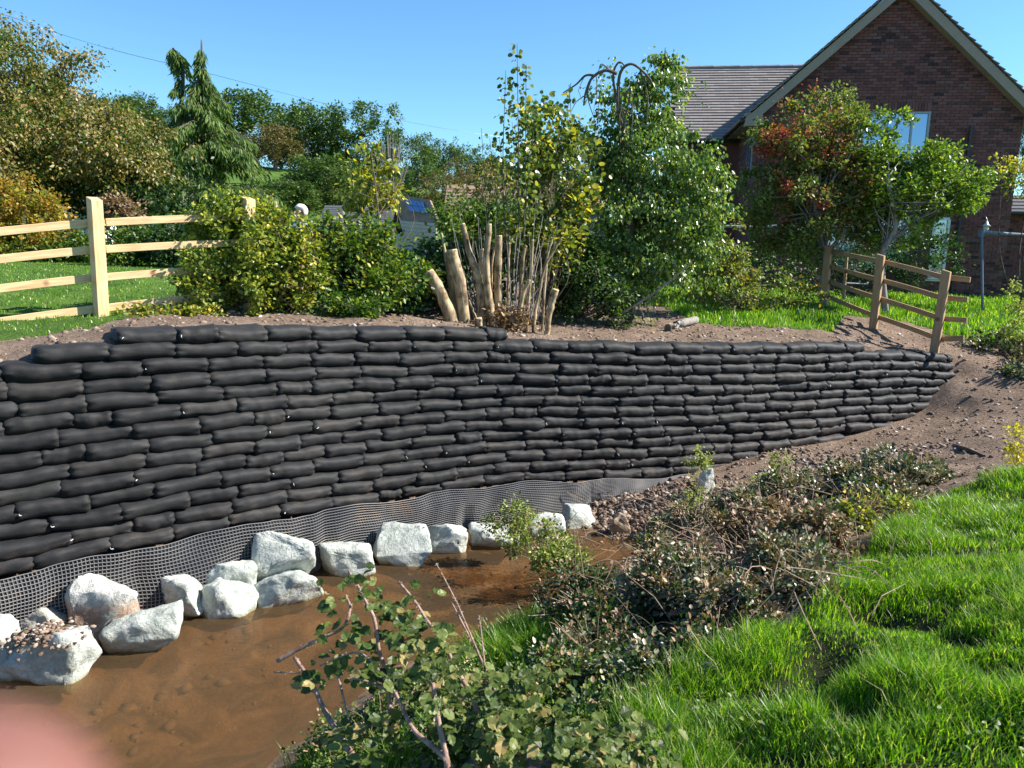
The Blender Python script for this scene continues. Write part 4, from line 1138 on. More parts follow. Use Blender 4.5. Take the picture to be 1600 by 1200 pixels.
# wall lantern
c = atY(1541, 352, 21.30)
ln = thing('wall_lantern', c, 'small bell shaped lantern on a black bracket on the brick gable', 'lantern')
MB().tube([c + Vector((0, .24, .16)), c + Vector((0, .05, .2)), c + Vector((0, 0, .12))], .018, 6).build('bracket', M['blackp'], ln)
MB().tube([c + Vector((0, 0, .12)), c + Vector((0, 0, .04)), c + Vector((0, 0, -.02))], [.02, .05, .12], 12).build('shade', M['steel'], ln, True)
MB().tube([c + Vector((0, 0, -.02)), c + Vector((0, 0, -.12)), c + Vector((0, 0, -.16))], [.07, .06, .03], 10).build('lamp_glass', M['cream'], ln, True)
# blue grey post with an arm
a = at(1537, 478, 17.6); b_ = at(1534, 362, 17.6); c = at(1605, 368, 17.9)
pg = thing('washing_line_post', a, 'blue grey metal post with a horizontal arm on the lawn before the gable', 'post')
MB().tube([a - Vector((0, 0, .2)), b_], .028, 8).build('pole', M['bluegrey'], pg)
MB().tube([b_ + Vector((-.05, 0, 0)), lerp(b_, c, .55), c + Vector((.6, 0, 0))], [.05, .035, .02], 8).build('arm', M['bluegrey'], pg)
MB().tube([b_ + Vector((0, 0, -.12)), b_ + Vector((0, 0, .07))], [.06, .05], 8).build('cap', M['bluegrey'], pg)
# pale pipe frame in the garden
q = [at(1095, 352, 19), at(1185, 355, 19), at(1308, 346, 18.6), at(1378, 349, 18.6)]
gf_ = thing('pipe_frame', (q[2].x, q[2].y, .1), 'pale metal pipe frame in the garden seen through the trees', 'frame')
MB().tube(q, .03, 7).build('top_pipe', M['steel'], gf_)
for p in (q[0], q[3]): MB().tube([p, (p.x, p.y, 0)], .03, 7).build('leg', M['blackp'], gf_)
MB().tube([at(1319, 442, 18.6), at(1356, 444, 18.6)], .015, 6).build('lower_pipe', M['steel'], gf_)

# ------------------------------------------------------------------ far buildings
def gable_bld(name, lab, x0, x1, y0, y1, zb, ez, rz_, wm, rm, cat='outbuilding'):
    t = thing(name, ((x0 + x1) / 2, y0, zb), lab, cat); yc = (y0 + y1) / 2
    w = MB()
    w.poly([(x0, y0, zb), (x1, y0, zb), (x1, y0, ez), (x0, y0, ez)]).poly([(x1, y0, zb), (x1, y1, zb), (x1, y1, ez), (x1, yc, rz_), (x1, y0, ez)])
    w.poly([(x0, y1, zb), (x0, y0, zb), (x0, y0, ez), (x0, yc, rz_), (x0, y1, ez)]).poly([(x1, y1, zb), (x0, y1, zb), (x0, y1, ez), (x1, y1, ez)])
    w.build('wall', wm, t)
    r_ = MB(); n = 14
    for sgn in (0, 1):
        A = Vector((0, y0 - .35, ez - .3)) if sgn == 0 else Vector((0, y1 + .35, ez - .3)); Bv = Vector((0, yc, rz_ + .05)); d = (Bv - A); L = d.length; d.normalize()
        rr = Matrix((Vector((1, 0, 0)), d, Vector((1, 0, 0)).cross(d))).transposed()
        for i in range(n): r_.box(Vector(((x0 + x1) / 2, 0, 0)) + A + d * (L * (i + .5) / n) + (Vector((1, 0, 0)).cross(d)) * .03 * (1 if sgn == 0 else -1), (x1 - x0 + .5, L / n * 1.2, .03), rr @ Matrix.Rotation(R(-5), 3, 'X'))
    r_.build('roof', rm, t); return t
# shed with solar panels (turned so its roof slope faces the camera and right)
c = atY(640, 372, 44)
sh = thing('outbuilding', (c.x, 44, .3), 'boarded outbuilding with a brown roof and blue solar panels behind the hedge', 'outbuilding')
A = lambda px, py, Y: atY(px, py, Y)
e0, e1 = A(628, 345, 46), A(681, 366 - 17, 42); r0_, r1_ = A(602, 300, 48.5), A(668, 312, 45)
W1 = MB().poly([(e0.x, e0.y, 0), (e1.x, e1.y, 0), tuple(e1), tuple(e0)]); W1.poly([(r0_.x - 2, 50, 0), (e0.x, e0.y, 0), tuple(e0), tuple(r0_), (r0_.x - 2.0, 50, e0.z)])
W1.build('wall', M['boards'], sh)
for k in range(9):
    t0 = .05 + k * .1; a, b_ = e0.copy(), e1.copy(); a.z = e0.z * (1 - t0); b_.z = e1.z * (1 - t0)
    MB().tube([a + Vector((.05, -.04, 0)), b_ + Vector((.05, -.04, 0))], .06, 4).build('board', M['boards'], sh)
RF = MB(); oe = (e1 - e0).normalized() * .3
RF.poly([tuple(e0 - oe), tuple(e1 + oe), tuple(r1_ + oe), tuple(r0_ - oe)]); rf = RF.build('roof', M['tileshed'], sh)
m_ = rf.modifiers.new('solid', 'SOLIDIFY'); m_.thickness = .15
nr_ = (e1 - e0).cross(r0_ - e0).normalized()
if nr_.y > 0: nr_ = -nr_
def rq(u, v): return lerp(lerp(e0, e1, u), lerp(r0_, r1_, u), v) + nr_ * .12
for i in range(3):
    for j in range(2):
        u0, u1 = .46 + i * .15, .46 + i * .15 + .14; v0, v1 = .4 + j * .24, .4 + j * .24 + .22
        o = MB().poly([rq(u0, v0), rq(u1, v0), rq(u1, v1), rq(u0, v1)]).build('solar_panel', M['solar'], sh)
        mm = o.modifiers.new('solid', 'SOLIDIFY'); mm.thickness = .05
gable_bld('shed', 'low grey roofed shed with an arched pale window behind the ivy hedge', *(lambda a, b_: (a.x, b_.x, 30, 33, .3, 1.7, 2.35))(atY(505, 370, 30), atY(600, 370, 30)), M['slate'], M['slate'], 'shed')
w = atY(524, 366, 29.9); 
o = MB().tube([w + Vector((-.4, 0, -.3)), w + Vector((-.38, 0, .15)), w + Vector((-.2, 0, .27)), w + Vector((.2, 0, .27)), w + Vector((.38, 0, .15)), w + Vector((.4, 0, -.3))], .03, 5).build('window_frame', M['white'], [q for q in col.objects if q.get('category') == 'shed'][0])
gable_bld('outbuilding', 'brown tiled low outbuilding glimpsed between the round leaved saplings and the weeping tree', *(lambda a, b_: (a.x, b_.x, 31, 36, 0, 1.7, 3.3))(atY(700, 370, 31), atY(945, 370, 31)), M['brick'], M['tileshed'])
gable_bld('cottage', 'white walled cottage mostly hidden by trees beyond the left fence', *(lambda a, b_: (a.x, b_.x, 34, 40, .3, 2.3, 4.6))(atY(20, 360, 34), atY(146, 360, 34)), M['white'], M['slate'], 'house')
# utility pole and overhead wire
a, b_ = atY(613, 380, 43), atY(613, 232, 43)
up = thing('utility_pole', (a.x, 43, a.z), 'dark wooden utility pole beside the solar panelled roof', 'utility pole')
MB().tube([(a.x, 43, 0), tuple(b_)], [.13, .1], 8).build('pole', M['bark'], up)
MB().box((b_.x, 43, b_.z - .5), (.7, .09, .09)).build('crossarm', M['bark'], up)
pts = [at(-150, -22, 20), at(0, 21, 24), at(100, 55, 27), at(200, 84, 31), at(300, 108, 35), at(400, 134, 39), at(500, 160, 43), at(620, 187, 50), at(740, 208, 56), at(900, 228, 62)]
o = MB().tube(curve(pts, 6), .008, 4).build('overhead_wire', M['blackp']); tag(o, 'thin overhead wire sloping across the blue sky from the upper left', 'wire')
# person
def person(loc):
    t = thing('person', loc, 'white haired person in a pale blue shirt standing behind the ivy hedge', 'person', None)
    x, y, z = loc
    me = bpy.data.meshes.new('body')
    J = {'pel': (0, 0, .88, .14, .10), 'wst': (0, 0, 1.02, .135, .10), 'chs': (0, .01, 1.22, .16, .11), 'shc': (0, .01, 1.36, .12, .09), 'nek': (0, 0, 1.43, .055, .055), 'hd0': (0, -.015, 1.5, .06, .07), 'hd1': (0, -.01, 1.58, .078, .092), 'hd2': (0, 0, 1.65, .062, .075),
         'ls': (-.17, .01, 1.35, .055, .055), 'le': (-.23, .03, 1.08, .042, .042), 'lw': (-.2, -.12, .88, .03, .03), 'lh': (-.19, -.2, .86, .035, .02),
         'rs': (.17, .01, 1.35, .055, .055), 're': (.23, .03, 1.08, .042, .042), 'rw': (.2, -.12, .88, .03, .03), 'rh': (.19, -.2, .86, .035, .02),
         'lt': (-.09, 0, .8, .085, .085), 'lk': (-.1, -.02, .46, .058, .06), 'la': (-.1, .02, .09, .04, .045), 'lf': (-.11, -.14, .04, .04, .03),
         'rt': (.09, 0, .8, .085, .085), 'rk': (.1, -.02, .46, .058, .06), 'ra': (.1, .02, .09, .04, .045), 'rf': (.11, -.14, .04, .04, .03)}
    ks = list(J); E = [('pel', 'wst'), ('wst', 'chs'), ('chs', 'shc'), ('shc', 'nek'), ('nek', 'hd0'), ('hd0', 'hd1'), ('hd1', 'hd2'), ('shc', 'ls'), ('ls', 'le'), ('le', 'lw'), ('lw', 'lh'), ('shc', 'rs'), ('rs', 're'), ('re', 'rw'), ('rw', 'rh'),
         ('pel', 'lt'), ('lt', 'lk'), ('lk', 'la'), ('la', 'lf'), ('pel', 'rt'), ('rt', 'rk'), ('rk', 'ra'), ('ra', 'rf')]
    me.from_pydata([J[k][:3] for k in ks], [(ks.index(a), ks.index(c)) for a, c in E], [])
    o = bpy.data.objects.new('body', me); col.objects.link(o); o.parent = t; me.materials.append(M['skin'])
    o.modifiers.new('skin', 'SKIN'); o.modifiers.new('sub', 'SUBSURF').levels = 2; o.modifiers['sub'].render_levels = 2
    for i, k in enumerate(ks): me.skin_vertices[0].data[i].radius = J[k][3:]; me.skin_vertices[0].data[i].use_root = (k == 'pel')
    # shirt, trousers, hair, face
    sh_ = MB(); sh_.tube([(0, 0, .84), (0, 0, 1.02), (0, .01, 1.25), (0, .01, 1.37), (0, 0, 1.43)], [.19, .175, .2, .17, .075], 16)
    for s in (-1, 1): sh_.tube([(s * .1, .01, 1.37), (s * .19, .01, 1.34), (s * .235, .03, 1.08), (s * .21, -.08, .93)], [.08, .08, .062, .05], 10)
    q = sh_.build('shirt', M['shirt'], None, True); q.parent = t
    tr = MB()
    for s in (-1, 1): tr.tube([(s * .085, 0, .88), (s * .09, 0, .78), (s * .1, -.02, .46), (s * .1, .02, .08)], [.12, .115, .085, .075], 12)
    q = tr.build('trousers', M['trousers'], None, True); q.parent = t
    bm = bmesh.new(); bmesh.ops.create_uvsphere(bm, u_segments=16, v_segments=12, radius=1)
    for v in bm.verts: v.co = Vector((v.co.x * .105, v.co.y * .125 + .022, v.co.z * .125 + 1.605)) + v.normal * .008 * mnoise.noise(v.co * 6)
    for v in [v for v in bm.verts if v.co.y < -.02 and v.co.z < 1.665 or v.co.z < 1.53]: v.co = v.co.lerp(Vector((0, .05, 1.6)), .6)
    me2 = bpy.data.meshes.new('hair'); bm.to_mesh(me2); bm.free(); q = link('hair', me2, M['hair'], None, True); q.parent = t
    fc = MB(); fc.tube([(0, -.09, 1.6), (0, -.125, 1.565), (0, -.1, 1.555)], [.012, .018, .012], 6); q = fc.build('nose', M['skin'], None, True); q.parent = t
    for s in (-1, 1):
        q = MB().tube([(s * .035, -.095, 1.605), (s * .035, -.104, 1.605)], .012, 8).build('eye', M['blackp']); q.parent = t
        q = MB().tube([(s * .095, 0, 1.62), (s * .105, .005, 1.58)], [.02, .014], 6).build('ear', M['skin']); q.parent = t
    q = MB().tube([(-.025, -.098, 1.53), (0, -.104, 1.528), (.025, -.098, 1.53)], .006, 6).build('mouth', M['redleaf']); q.parent = t
    return t
hp_ = at(468, 322, 13.2); pz = hp_.z - 1.69
pn = person((hp_.x, hp_.y, pz)); pn.rotation_euler = (0, 0, R(-40))

# ------------------------------------------------------------------ hill trees (shared meshes)
def hill_tree_mesh(seed, n=12000, mt='oak', tall=1.0):
    r = np.random.default_rng(seed); L = []
    for i in range(9):
        a = r.uniform(0, 6.28); rr_ = r.uniform(.1, .52); zz = r.uniform(.24, .82)
        L.append((np.array((math.cos(a) * rr_ * .7, math.sin(a) * rr_ * .7, zz)), np.array((1, 1, .8)) * r.uniform(.17, .27)))
    L.append((np.array((0, 0, .55)), np.array((.42, .42, .38))))
    C, dd = clusters(L, 230, r, .8, .03)
    idx = r.integers(0, 230, n); off = r.normal(0, 1, (n, 3)); P = C[idx] + off * .026
    me = leaf_mesh('crown', P, off + r.normal(0, .4, (n, 3)), .03 * (.6 + .8 * r.random(n)), 'diamond', r=r)
    me.materials.append(M[mt]); return me
HT = [hill_tree_mesh(60 + i) for i in range(5)]; HTb = [hill_tree_mesh(70 + i, 8000, 'oakb') for i in range(2)]
t_ = MB().tube([(0, 0, -.1), (.01, 0, .25), (.0, .01, .6)], [.035, .026, .012], 6)
for k in range(5):
    a = k * 1.3; t_.tube([(.01, 0, .22 + .03 * k), (math.cos(a) * .15, math.sin(a) * .15, .45), (math.cos(a) * .28, math.sin(a) * .28, .62)], [.018, .012, .005], 5)
trunk_me = bpy.data.meshes.new('trunk'); trunk_me.from_pydata(t_.v, [], t_.f); trunk_me.materials.append(M['bark'])
def hill_tree(px, ptop, pbot, w, Y, lab, brown=False, name='hill_tree', cat='tree', group='trees on the wooded hill'):
    b0 = atY(px, pbot, Y); t0 = atY(px, ptop, Y); h = t0.z - b0.z; wd = w * 1.25 * Y / FPX
    t = thing(name, b0, lab, cat, group, random.uniform(0, 6.28))
    for nm, me in (('crown', random.choice(HTb if brown else HT)), ('trunk', trunk_me)):
        o = bpy.data.objects.new(nm, me); col.objects.link(o); o.parent = t; o.scale = (wd / 1.05, wd / 1.05, h / .84 if nm == 'crown' else h * .8); o.location = (0, 0, -.08 * h if nm == 'crown' else 0)
    return t
for a in [
 (400, 152, 262, 130, 175, 'dark green oak on the skyline directly behind the right side of the conifer'),
 (455, 172, 250, 60, 190, 'reddish brown topped tree in the gap between two big hill oaks', True),
 (484, 168, 285, 122, 150, 'large round dark oak on the hill left of the middle gap in the skyline'),
 (558, 180, 285, 118, 150, 'broad dark oak with a small tuft on top, right of the large round oak'),
 (430, 195, 265, 90, 140, 'orange tinged tree on the hill in front of the skyline oaks', True),
 (645, 216, 300, 74, 150, 'rounded green hill tree just right of the bare poles'),
 (692, 222, 300, 60, 160, 'dull green hill tree with a dark tuft behind it'),
 (735, 236, 300, 50, 165, 'small dark hill tree near the foot of the skyline, left of the tall sapling'),
 (775, 250, 305, 60, 170, 'low hill tree seen through the thin round leaved shoots'),
 (715, 248, 312, 50, 120, 'pale brown scrubby tree low on the hill', True),
 (690, 270, 330, 80, 90, 'yellowish bushy tree below the hill oaks, right of the solar roof', True),
 (740, 275, 340, 90, 80, 'brown leaved bush behind the cut stems, right of the solar roof', True),
 (640, 268, 330, 90, 110, 'dark green tree directly behind the solar panelled roof'),
 (140, 148, 230, 90, 175, 'brownish tree on the skyline above the shoulder of the big left tree', True),
 (205, 158, 230, 90, 175, 'dark tree on the skyline between the big left tree and the conifer'),
 (60, 150, 240, 100, 175, 'skyline tree behind the drooping branch of the big left tree'),
 (250, 165, 240, 80, 170, 'dark skyline tree just behind the left leader of the conifer'),
 (330, 170, 250, 90, 170, 'skyline tree hidden behind the conifer', False),
 (525, 250, 345, 130, 60, 'dark green tree below the hill field, above the grey shed', False),
 (540, 262, 330, 100, 66, 'brownish pink tree top above the grey shed roof', True),
 (430, 285, 350, 130, 55, 'light green round bush behind the white haired person', False),
 (590, 290, 350, 70, 55, 'dark tree left of the utility pole', False),
 (1598, 190, 250, 40, 70, 'small distant tree at the right edge beyond the gable corner', False),
 (830, 262, 330, 90, 160, 'hill tree seen between the saplings and the weeping tree', False),
 (880, 268, 330, 90, 165, 'hill tree behind the yellowish sapling leaves', False),
 (930, 270, 330, 90, 165, 'hill tree behind the weeping tree', False),
]: hill_tree(*a)
# bare poles
b0 = atY(612, 300, 100); t0 = atY(612, 212, 100)
bt = thing('bare_tree', b0, 'leafless grey tree with upright twigs on the skyline above the utility pole', 'tree')
mb = MB(); rr = random.Random(3)
for k in range(46):
    x_ = b0.x + rr.gauss(0, 1.5); mb.tube([(b0.x + (x_ - b0.x) * .3, 100, b0.z), (x_, 100 + rr.gauss(0, 1), b0.z + (t0.z - b0.z) * rr.uniform(.75, 1.05))], [.06, .02], 4, False)
mb.build('branches', M['barkgrey'], bt)

# ------------------------------------------------------------------ shrubs and trees near by
def shrub(name, lab, cat, ells, ncl, nleaf, size, rc, mt, kind='diamond', nbr=30, br=.02, seed=0, group=None, droop=0, bark='bark', base=None, upw=.55, shell=.45, extra=(), trunkpts=None, trunkr=None):
    c = np.mean([e[0] for e in ells], axis=0); bp = Vector(base) if base is not None else Vector((c[0], c[1], H(c[0], c[1])))
    t = thing(name, bp, lab, cat, group)
    o, C = foliage('foliage', ells, ncl, nleaf, size, rc, M[mt], t, kind, droop, upw, shell, seed=seed)
    for j, (mt2, n2, s2, nm2) in enumerate(extra):
        r = np.random.default_rng(seed + 77 + j); C2 = C[r.choice(len(C), max(3, int(len(C) * .35)))]
        idx = r.integers(0, len(C2), n2); off = r.normal(0, 1, (n2, 3)); P = C2[idx] + off * rc * .65
        link(nm2, leaf_mesh(nm2, P, off, s2 * (.6 + .8 * r.random(n2)), kind, r=r), M[mt2], t)
    mb = MB()
    if trunkpts is None: bases = [bp + Vector((0, 0, .05))]
    else:
        pts = curve(trunkpts, 6); mb.tube(pts, np.linspace(trunkr[0], trunkr[1], len(pts)).tolist(), 9, False); bases = pts[len(pts) // 3:]
    branches(mb, bases, C, br, nbr, seed)
    mb.build('trunk' if trunkpts is not None else 'stems', M[bark], t, True)
    return t, C
# big left tree, autumn brown
tb = atY(-40, 420, 25)
shrub('broadleaf_tree', 'big tree with yellow brown autumn leaves filling the upper left of the view', 'tree',
      [ell(20, 120, 160, 130, 25, 2.5), ell(90, 220, 230, 150, 25, 3), ell(20, 240, 180, 150, 24, 3), ell(180, 225, 150, 110, 25, 2.4), ell(110, 92, 80, 28, 25, 1), ell(140, 88, 40, 18, 25, .6), ell(205, 262, 100, 70, 24.5, 1.6), ell(70, 130, 40, 60, 25, .8), ell(-70, 200, 180, 220, 25, 3)],
      760, 52000, .11, .34, 'brownleaf', 'diamond', 60, .05, 1, droop=.9, base=(tb.x, tb.y, .6), upw=.45,
      trunkpts=[(tb.x, 25, .4), (tb.x + .3, 25, 2.5), (tb.x + 1.2, 25, 5.0)], trunkr=(.3, .1), extra=(('green', 15000, .1, 'green_leaves'),))
cb = atY(316, 395, 33); TA, TBp = atY(315, 62, 33), atY(266, 80, 33)
con = thing('conifer_tree', (cb.x, 33, .4), 'weeping conifer with two leaders and drooping blue green sprays', 'conifer')
mb = MB(); base_ = Vector((cb.x, 33, .3)); P = []; D = []; rr = random.Random(8)
la = curve([base_, base_.lerp(TA, .5), TA], 8); lb = curve([base_.lerp(TA, .35), base_.lerp(TA, .5) + Vector((-.9, 0, 0)), TBp + Vector((.45, 0, -.9)), TBp + Vector((.25, 0, -.1)), TBp], 8)
mb.tube(la, np.linspace(.2, .03, len(la)).tolist(), 8); mb.tube(lb, np.linspace(.12, .02, len(lb)).tolist(), 8)
for ldr, nb_, Lm in ((la, 260, 6.6), (lb, 70, .75)):
    for k in range(nb_):
        t = rr.random() ** .75; q = ldr[min(len(ldr) - 1, int((1 - t) * (len(ldr) - 1)))] + Vector((0, 0, rr.uniform(-.15, .15)))
        az = rr.uniform(0, 6.28); L = (.13 + Lm * t ** 1.45) * rr.choice((.45, .6, .8, 1.0, 1.15)); L = min(L, rr.uniform(2.4, 3.2)); o_ = Vector((math.cos(az), math.sin(az), 0))
        cu = curve([q, q + o_ * L * .5 + Vector((0, 0, .10 * L)), q + o_ * L + Vector((0, 0, -.06 * L - .08))], 6)
        mb.tube(cu, np.linspace(.03, .006, len(cu)).tolist(), 4, False)
        for j in range(int(40 + 55 * L)):
            u = rr.random() ** .7; i = min(len(cu) - 2, int(u * (len(cu) - 1))); pp = cu[i].lerp(cu[i + 1], rr.random())
            sd_ = Vector((-o_.y, o_.x, 0)) * rr.gauss(0, .12 * (.5 + L * .2)); P.append(pp + sd_ + Vector((0, 0, -abs(rr.gauss(0, .12))))); D.append(o_ * rr.uniform(.1, .7) + sd_ * 2 + Vector((0, 0, -rr.uniform(.5, 1.3))))
P = np.array(P); D = np.array(D); r = np.random.default_rng(2)
link('foliage', leaf_mesh('foliage', P, D, .34 * (.5 + .8 * r.random(len(P))), 'spray', upw=.15, r=r), M['conifer'], con)
mb.build('trunk', M['bark'], con, True)
print('sprays', len(P))
shrub('autumn_shrub', 'orange and yellow shrub beyond the fence at the far left', 'shrub', [ell(25, 330, 140, 100, 21, 1.2), ell(75, 345, 50, 70, 20.5, .8), ell(-40, 330, 120, 110, 21, 1)], 120, 8000, .1, .26, 'orange', 'diamond', 24, .03, 2, extra=(('yellowgreen', 2500, .1, 'green_leaves'),))
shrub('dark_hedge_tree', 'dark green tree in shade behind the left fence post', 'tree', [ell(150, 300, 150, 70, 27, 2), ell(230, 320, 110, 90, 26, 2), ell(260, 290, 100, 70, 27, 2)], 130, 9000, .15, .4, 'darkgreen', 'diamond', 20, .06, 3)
shrub('brown_shrub', 'small russet brown shrub right behind the top of the left fence post', 'shrub', [ell(178, 328, 62, 36, 22, .5)], 24, 1500, .11, .2, 'dead', 'diamond', 8, .02, 4)
# hedges in the left field
for i, (px, py, w, h, d, mt, lab) in enumerate([
  (40, 392, 120, 50, 21, 'yellowgreen', 'low yellowish green hedge bush between the second and third rails at far left'),
  (110, 388, 90, 50, 21, 'green', 'low green hedge bush just left of the pale fence post'),
  (200, 388, 90, 54, 20, 'green', 'low laurel like hedge bush just right of the pale fence post'),
  (262, 380, 90, 62, 20, 'darkgreen', 'darker hedge bush beside the first ivy shrub'),
  (-40, 390, 90, 60, 21, 'green', 'hedge bush at the left edge of the photo'),
  (330, 372, 110, 70, 20, 'darkgreen', 'dark hedge bush behind the first ivy shrub')]):
    shrub('hedge_bush', lab, 'bush', [ell(px, py, w, h, d, .9), ell(px + 15, py - 8, w * .6, h * .8, d, .7)], 50, 3600, .095, .22, mt, 'diamond', 10, .02, 10 + i, 'low hedge bushes across the left field')
# ivy covered shrubs
shrub('ivy_shrub', 'tall ivy covered shrub with yellow green leaves swallowing the left fence', 'shrub', [ell(340, 370, 110, 130, 9.7, .5), ell(350, 335, 80, 70, 9.7, .4), ell(325, 440, 90, 110, 9.5, .45), ell(370, 420, 80, 120, 9.8, .5), ell(400, 350, 50, 60, 9.9, .35), ell(396, 420, 56, 150, 9.35, .2)], 210, 13000, .05, .1, 'ivy', 'oval', 40, .012, 20, extra=(('yellow', 700, .045, 'yellow_leaves'),), upw=.4)
shrub('ivy_shrub', 'second ivy shrub with dead brown tangle on its left, in front of the person', 'shrub', [ell(448, 396, 90, 104, 9.9, .45), ell(428, 352, 50, 56, 9.9, .35), ell(445, 450, 80, 80, 9.8, .4), ell(488, 420, 54, 90, 10, .4)], 190, 11000, .05, .1, 'ivy', 'oval', 110, .01, 21, extra=(('yellow', 1100, .05, 'yellow_leaves'), ('dead', 900, .05, 'dead_leaves')), upw=.4)
shrub('leafy_shrub', 'spreading green shrub between the ivy and the cut stems', 'shrub', [ell(560, 400, 160, 110, 10.6, .6), ell(620, 430, 110, 60, 10.8, .5), ell(580, 445, 110, 50, 10.5, .5), ell(530, 410, 70, 110, 10.4, .5)], 150, 10500, .06, .14, 'green', 'oval', 50, .014, 22, extra=(('yellowgreen', 2500, .06, 'yellow_leaves'),))
shrub('yellow_sapling', 'slender sapling with large bright yellow green leaves against the hill', 'sapling', [ell(575, 250, 50, 60, 11, .3), ell(590, 290, 80, 70, 11, .4), ell(580, 340, 60, 60, 11, .3), ell(608, 270, 20, 40, 11, .15), ell(560, 300, 50, 60, 11, .3)], 44, 750, .075, .12, 'yellowgreen', 'oval', 26, .008, 23, droop=1.2, base=atY(600, 490, 10.9), trunkpts=[atY(600, 490, 10.9), atY(596, 380, 10.9), atY(580, 240, 10.9)], trunkr=(.02, .006), extra=(('yellow', 260, .075, 'yellow_leaves'),))
shrub('ground_ivy', 'low patch of ivy leaves at the foot of the leafy shrub', 'ivy', [ell(520, 480, 90, 36, 9.9, .3), ell(570, 480, 50, 40, 9.9, .25)], 40, 1500, .055, .1, 'green', 'oval', 8, .006, 24)
shrub('low_weeds', 'small yellowish weed clump at the foot of the pale fence post', 'plant', [ell(235, 492, 80, 20, 8.9, .2), ell(300, 488, 90, 24, 9.1, .2)], 40, 1500, .045, .07, 'yellowgreen', 'oval', 8, .005, 25)
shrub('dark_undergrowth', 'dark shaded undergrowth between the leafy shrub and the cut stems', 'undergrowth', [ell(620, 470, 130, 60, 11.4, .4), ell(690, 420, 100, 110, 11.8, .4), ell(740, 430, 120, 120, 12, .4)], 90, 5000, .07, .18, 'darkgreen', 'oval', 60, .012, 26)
# hedge behind the cut stems
shrub('leafy_hedge', 'bright green leafy bush right of the solar roof, behind the cut stems', 'bush', [ell(715, 335, 90, 50, 17, .8), ell(800, 340, 110, 60, 17, .8), ell(730, 360, 90, 40, 17, .8)], 90, 6000, .08, .2, 'green', 'diamond', 20, .02, 27)
shrub('brush_bush', 'brownish twiggy bush beyond the tips of the cut stems', 'bush', [ell(770, 300, 110, 80, 20, .8), ell(850, 310, 100, 90, 20, .8)], 90, 4500, .09, .25, 'brownleaf', 'diamond', 80, .015, 28, bark='barkgrey')
# the coppiced stool
c0 = atY(765, 505, 10.9)
stool = thing('coppiced_stump', (c0.x, c0.y, H(c0.x, c0.y)), 'cut back multi stemmed tree with pale sawn trunks and thin new shoots', 'coppiced tree')
def z5(X, Y_): return 640 + X / 5, 300 + Y_ / 5
ST = [([(150, 625), (250, 800), (330, 1030)], 34, 46, 10.7), ([(325, 455), (390, 700), (430, 1010)], 36, 42, 10.8), ([(415, 255), (470, 480), (540, 690), (570, 1030)], 17, 33, 10.9), ([(622, 255), (598, 650), (655, 1030)], 17, 36, 10.85),
      ([(695, 345), (690, 700), (695, 960)], 22, 30, 11.0), ([(962, 380), (935, 700), (912, 1030)], 12, 26, 11.1), ([(935, 690), (880, 830), (840, 980)], 16, 18, 10.95), ([(1182, 370), (1060, 580), (1010, 800), (965, 1040)], 9, 18, 11.0),
      ([(1140, 770), (1105, 900), (1072, 1050)], 20, 18, 10.8), ([(905, 420), (880, 570), (850, 920)], 14, 16, 11.3), ([(1120, 360), (1070, 560), (1040, 900)], 8, 13, 11.2), ([(300, 470), (330, 700), (355, 1000)], 26, 30, 11.3), ([(570, 450), (565, 700), (580, 1010)], 24, 26, 11.3),
      ([(680, 370), (640, 600), (640, 900)], 9, 14, 11.2), ([(545, 985), (548, 1050)], 18, 22, 10.6), ([(250, 330), (290, 560), (340, 900)], 12, 16, 11.5), ([(470, 850), (500, 930), (545, 1010)], 6, 8, 10.7), ([(780, 400), (770, 700), (760, 980)], 9, 14, 11.4)]
for pts, ra, rb, Y in ST:
    w3 = [atY(*z5(*p), Y) for p in pts]; g = H(w3[-1].x, w3[-1].y); w3[-1].z = min(w3[-1].z, g); w3.append(w3[-1] + Vector((.0, 0, -.15)))
    pp = curve(w3, 5, .004); k = 1 / 5 * Y / FPX
    k *= (1.2 if ra > 16 or rb > 28 else .9); rad = [lerp(ra * k, rb * k * 1.05, i / (len(pp) - 1)) * random.uniform(.93, 1.07) for i in range(len(pp))]
    st = MB().tube(pp, rad, 12, False).build('stem', M['barkpale'], stool, True)
    d = (pp[0] - pp[1]).normalized()
    cp = MB().tube([pp[0] - d * .01, pp[0] + d * .012], [rad[0] * .99, rad[0] * .9], 12).build('sawn_top', M['cutwood']); cp.parent = st
mb = MB(); rr = random.Random(12)
for k in range(48):
    X0 = rr.uniform(300, 1120); a = atY(*z5(X0 * .7 + 220, 1000), 11.1 + rr.uniform(-.2, .5)); b_ = atY(*z5(X0 + rr.gauss(0, 60), rr.uniform(150, 750)), 11.1 + rr.uniform(-.2, .6))
    mb.tube(curve([a, (a + b_) / 2 + Vector((rr.gauss(0, .05), rr.gauss(0, .05), 0)), b_], 4), [.008, .007, .007, .006, .006, .005, .004, .004, .003], 4, False)
mb.build('shoots', M['barkgrey'], stool)
r = np.random.default_rng(33); pc = np.array(atY(*z5(780, 990), 10.8)); P = pc + r.normal(0, 1, (700, 3)) * np.array((.17, .1, .08)); P[:, 2] = np.maximum(P[:, 2], pc[2] - .15)
link('dead_leaves', leaf_mesh('dead_leaves', P, r.normal(0, 1, (700, 3)), .05 * (.5 + r.random(700)), 'oval', r=r), M['dead'], stool)
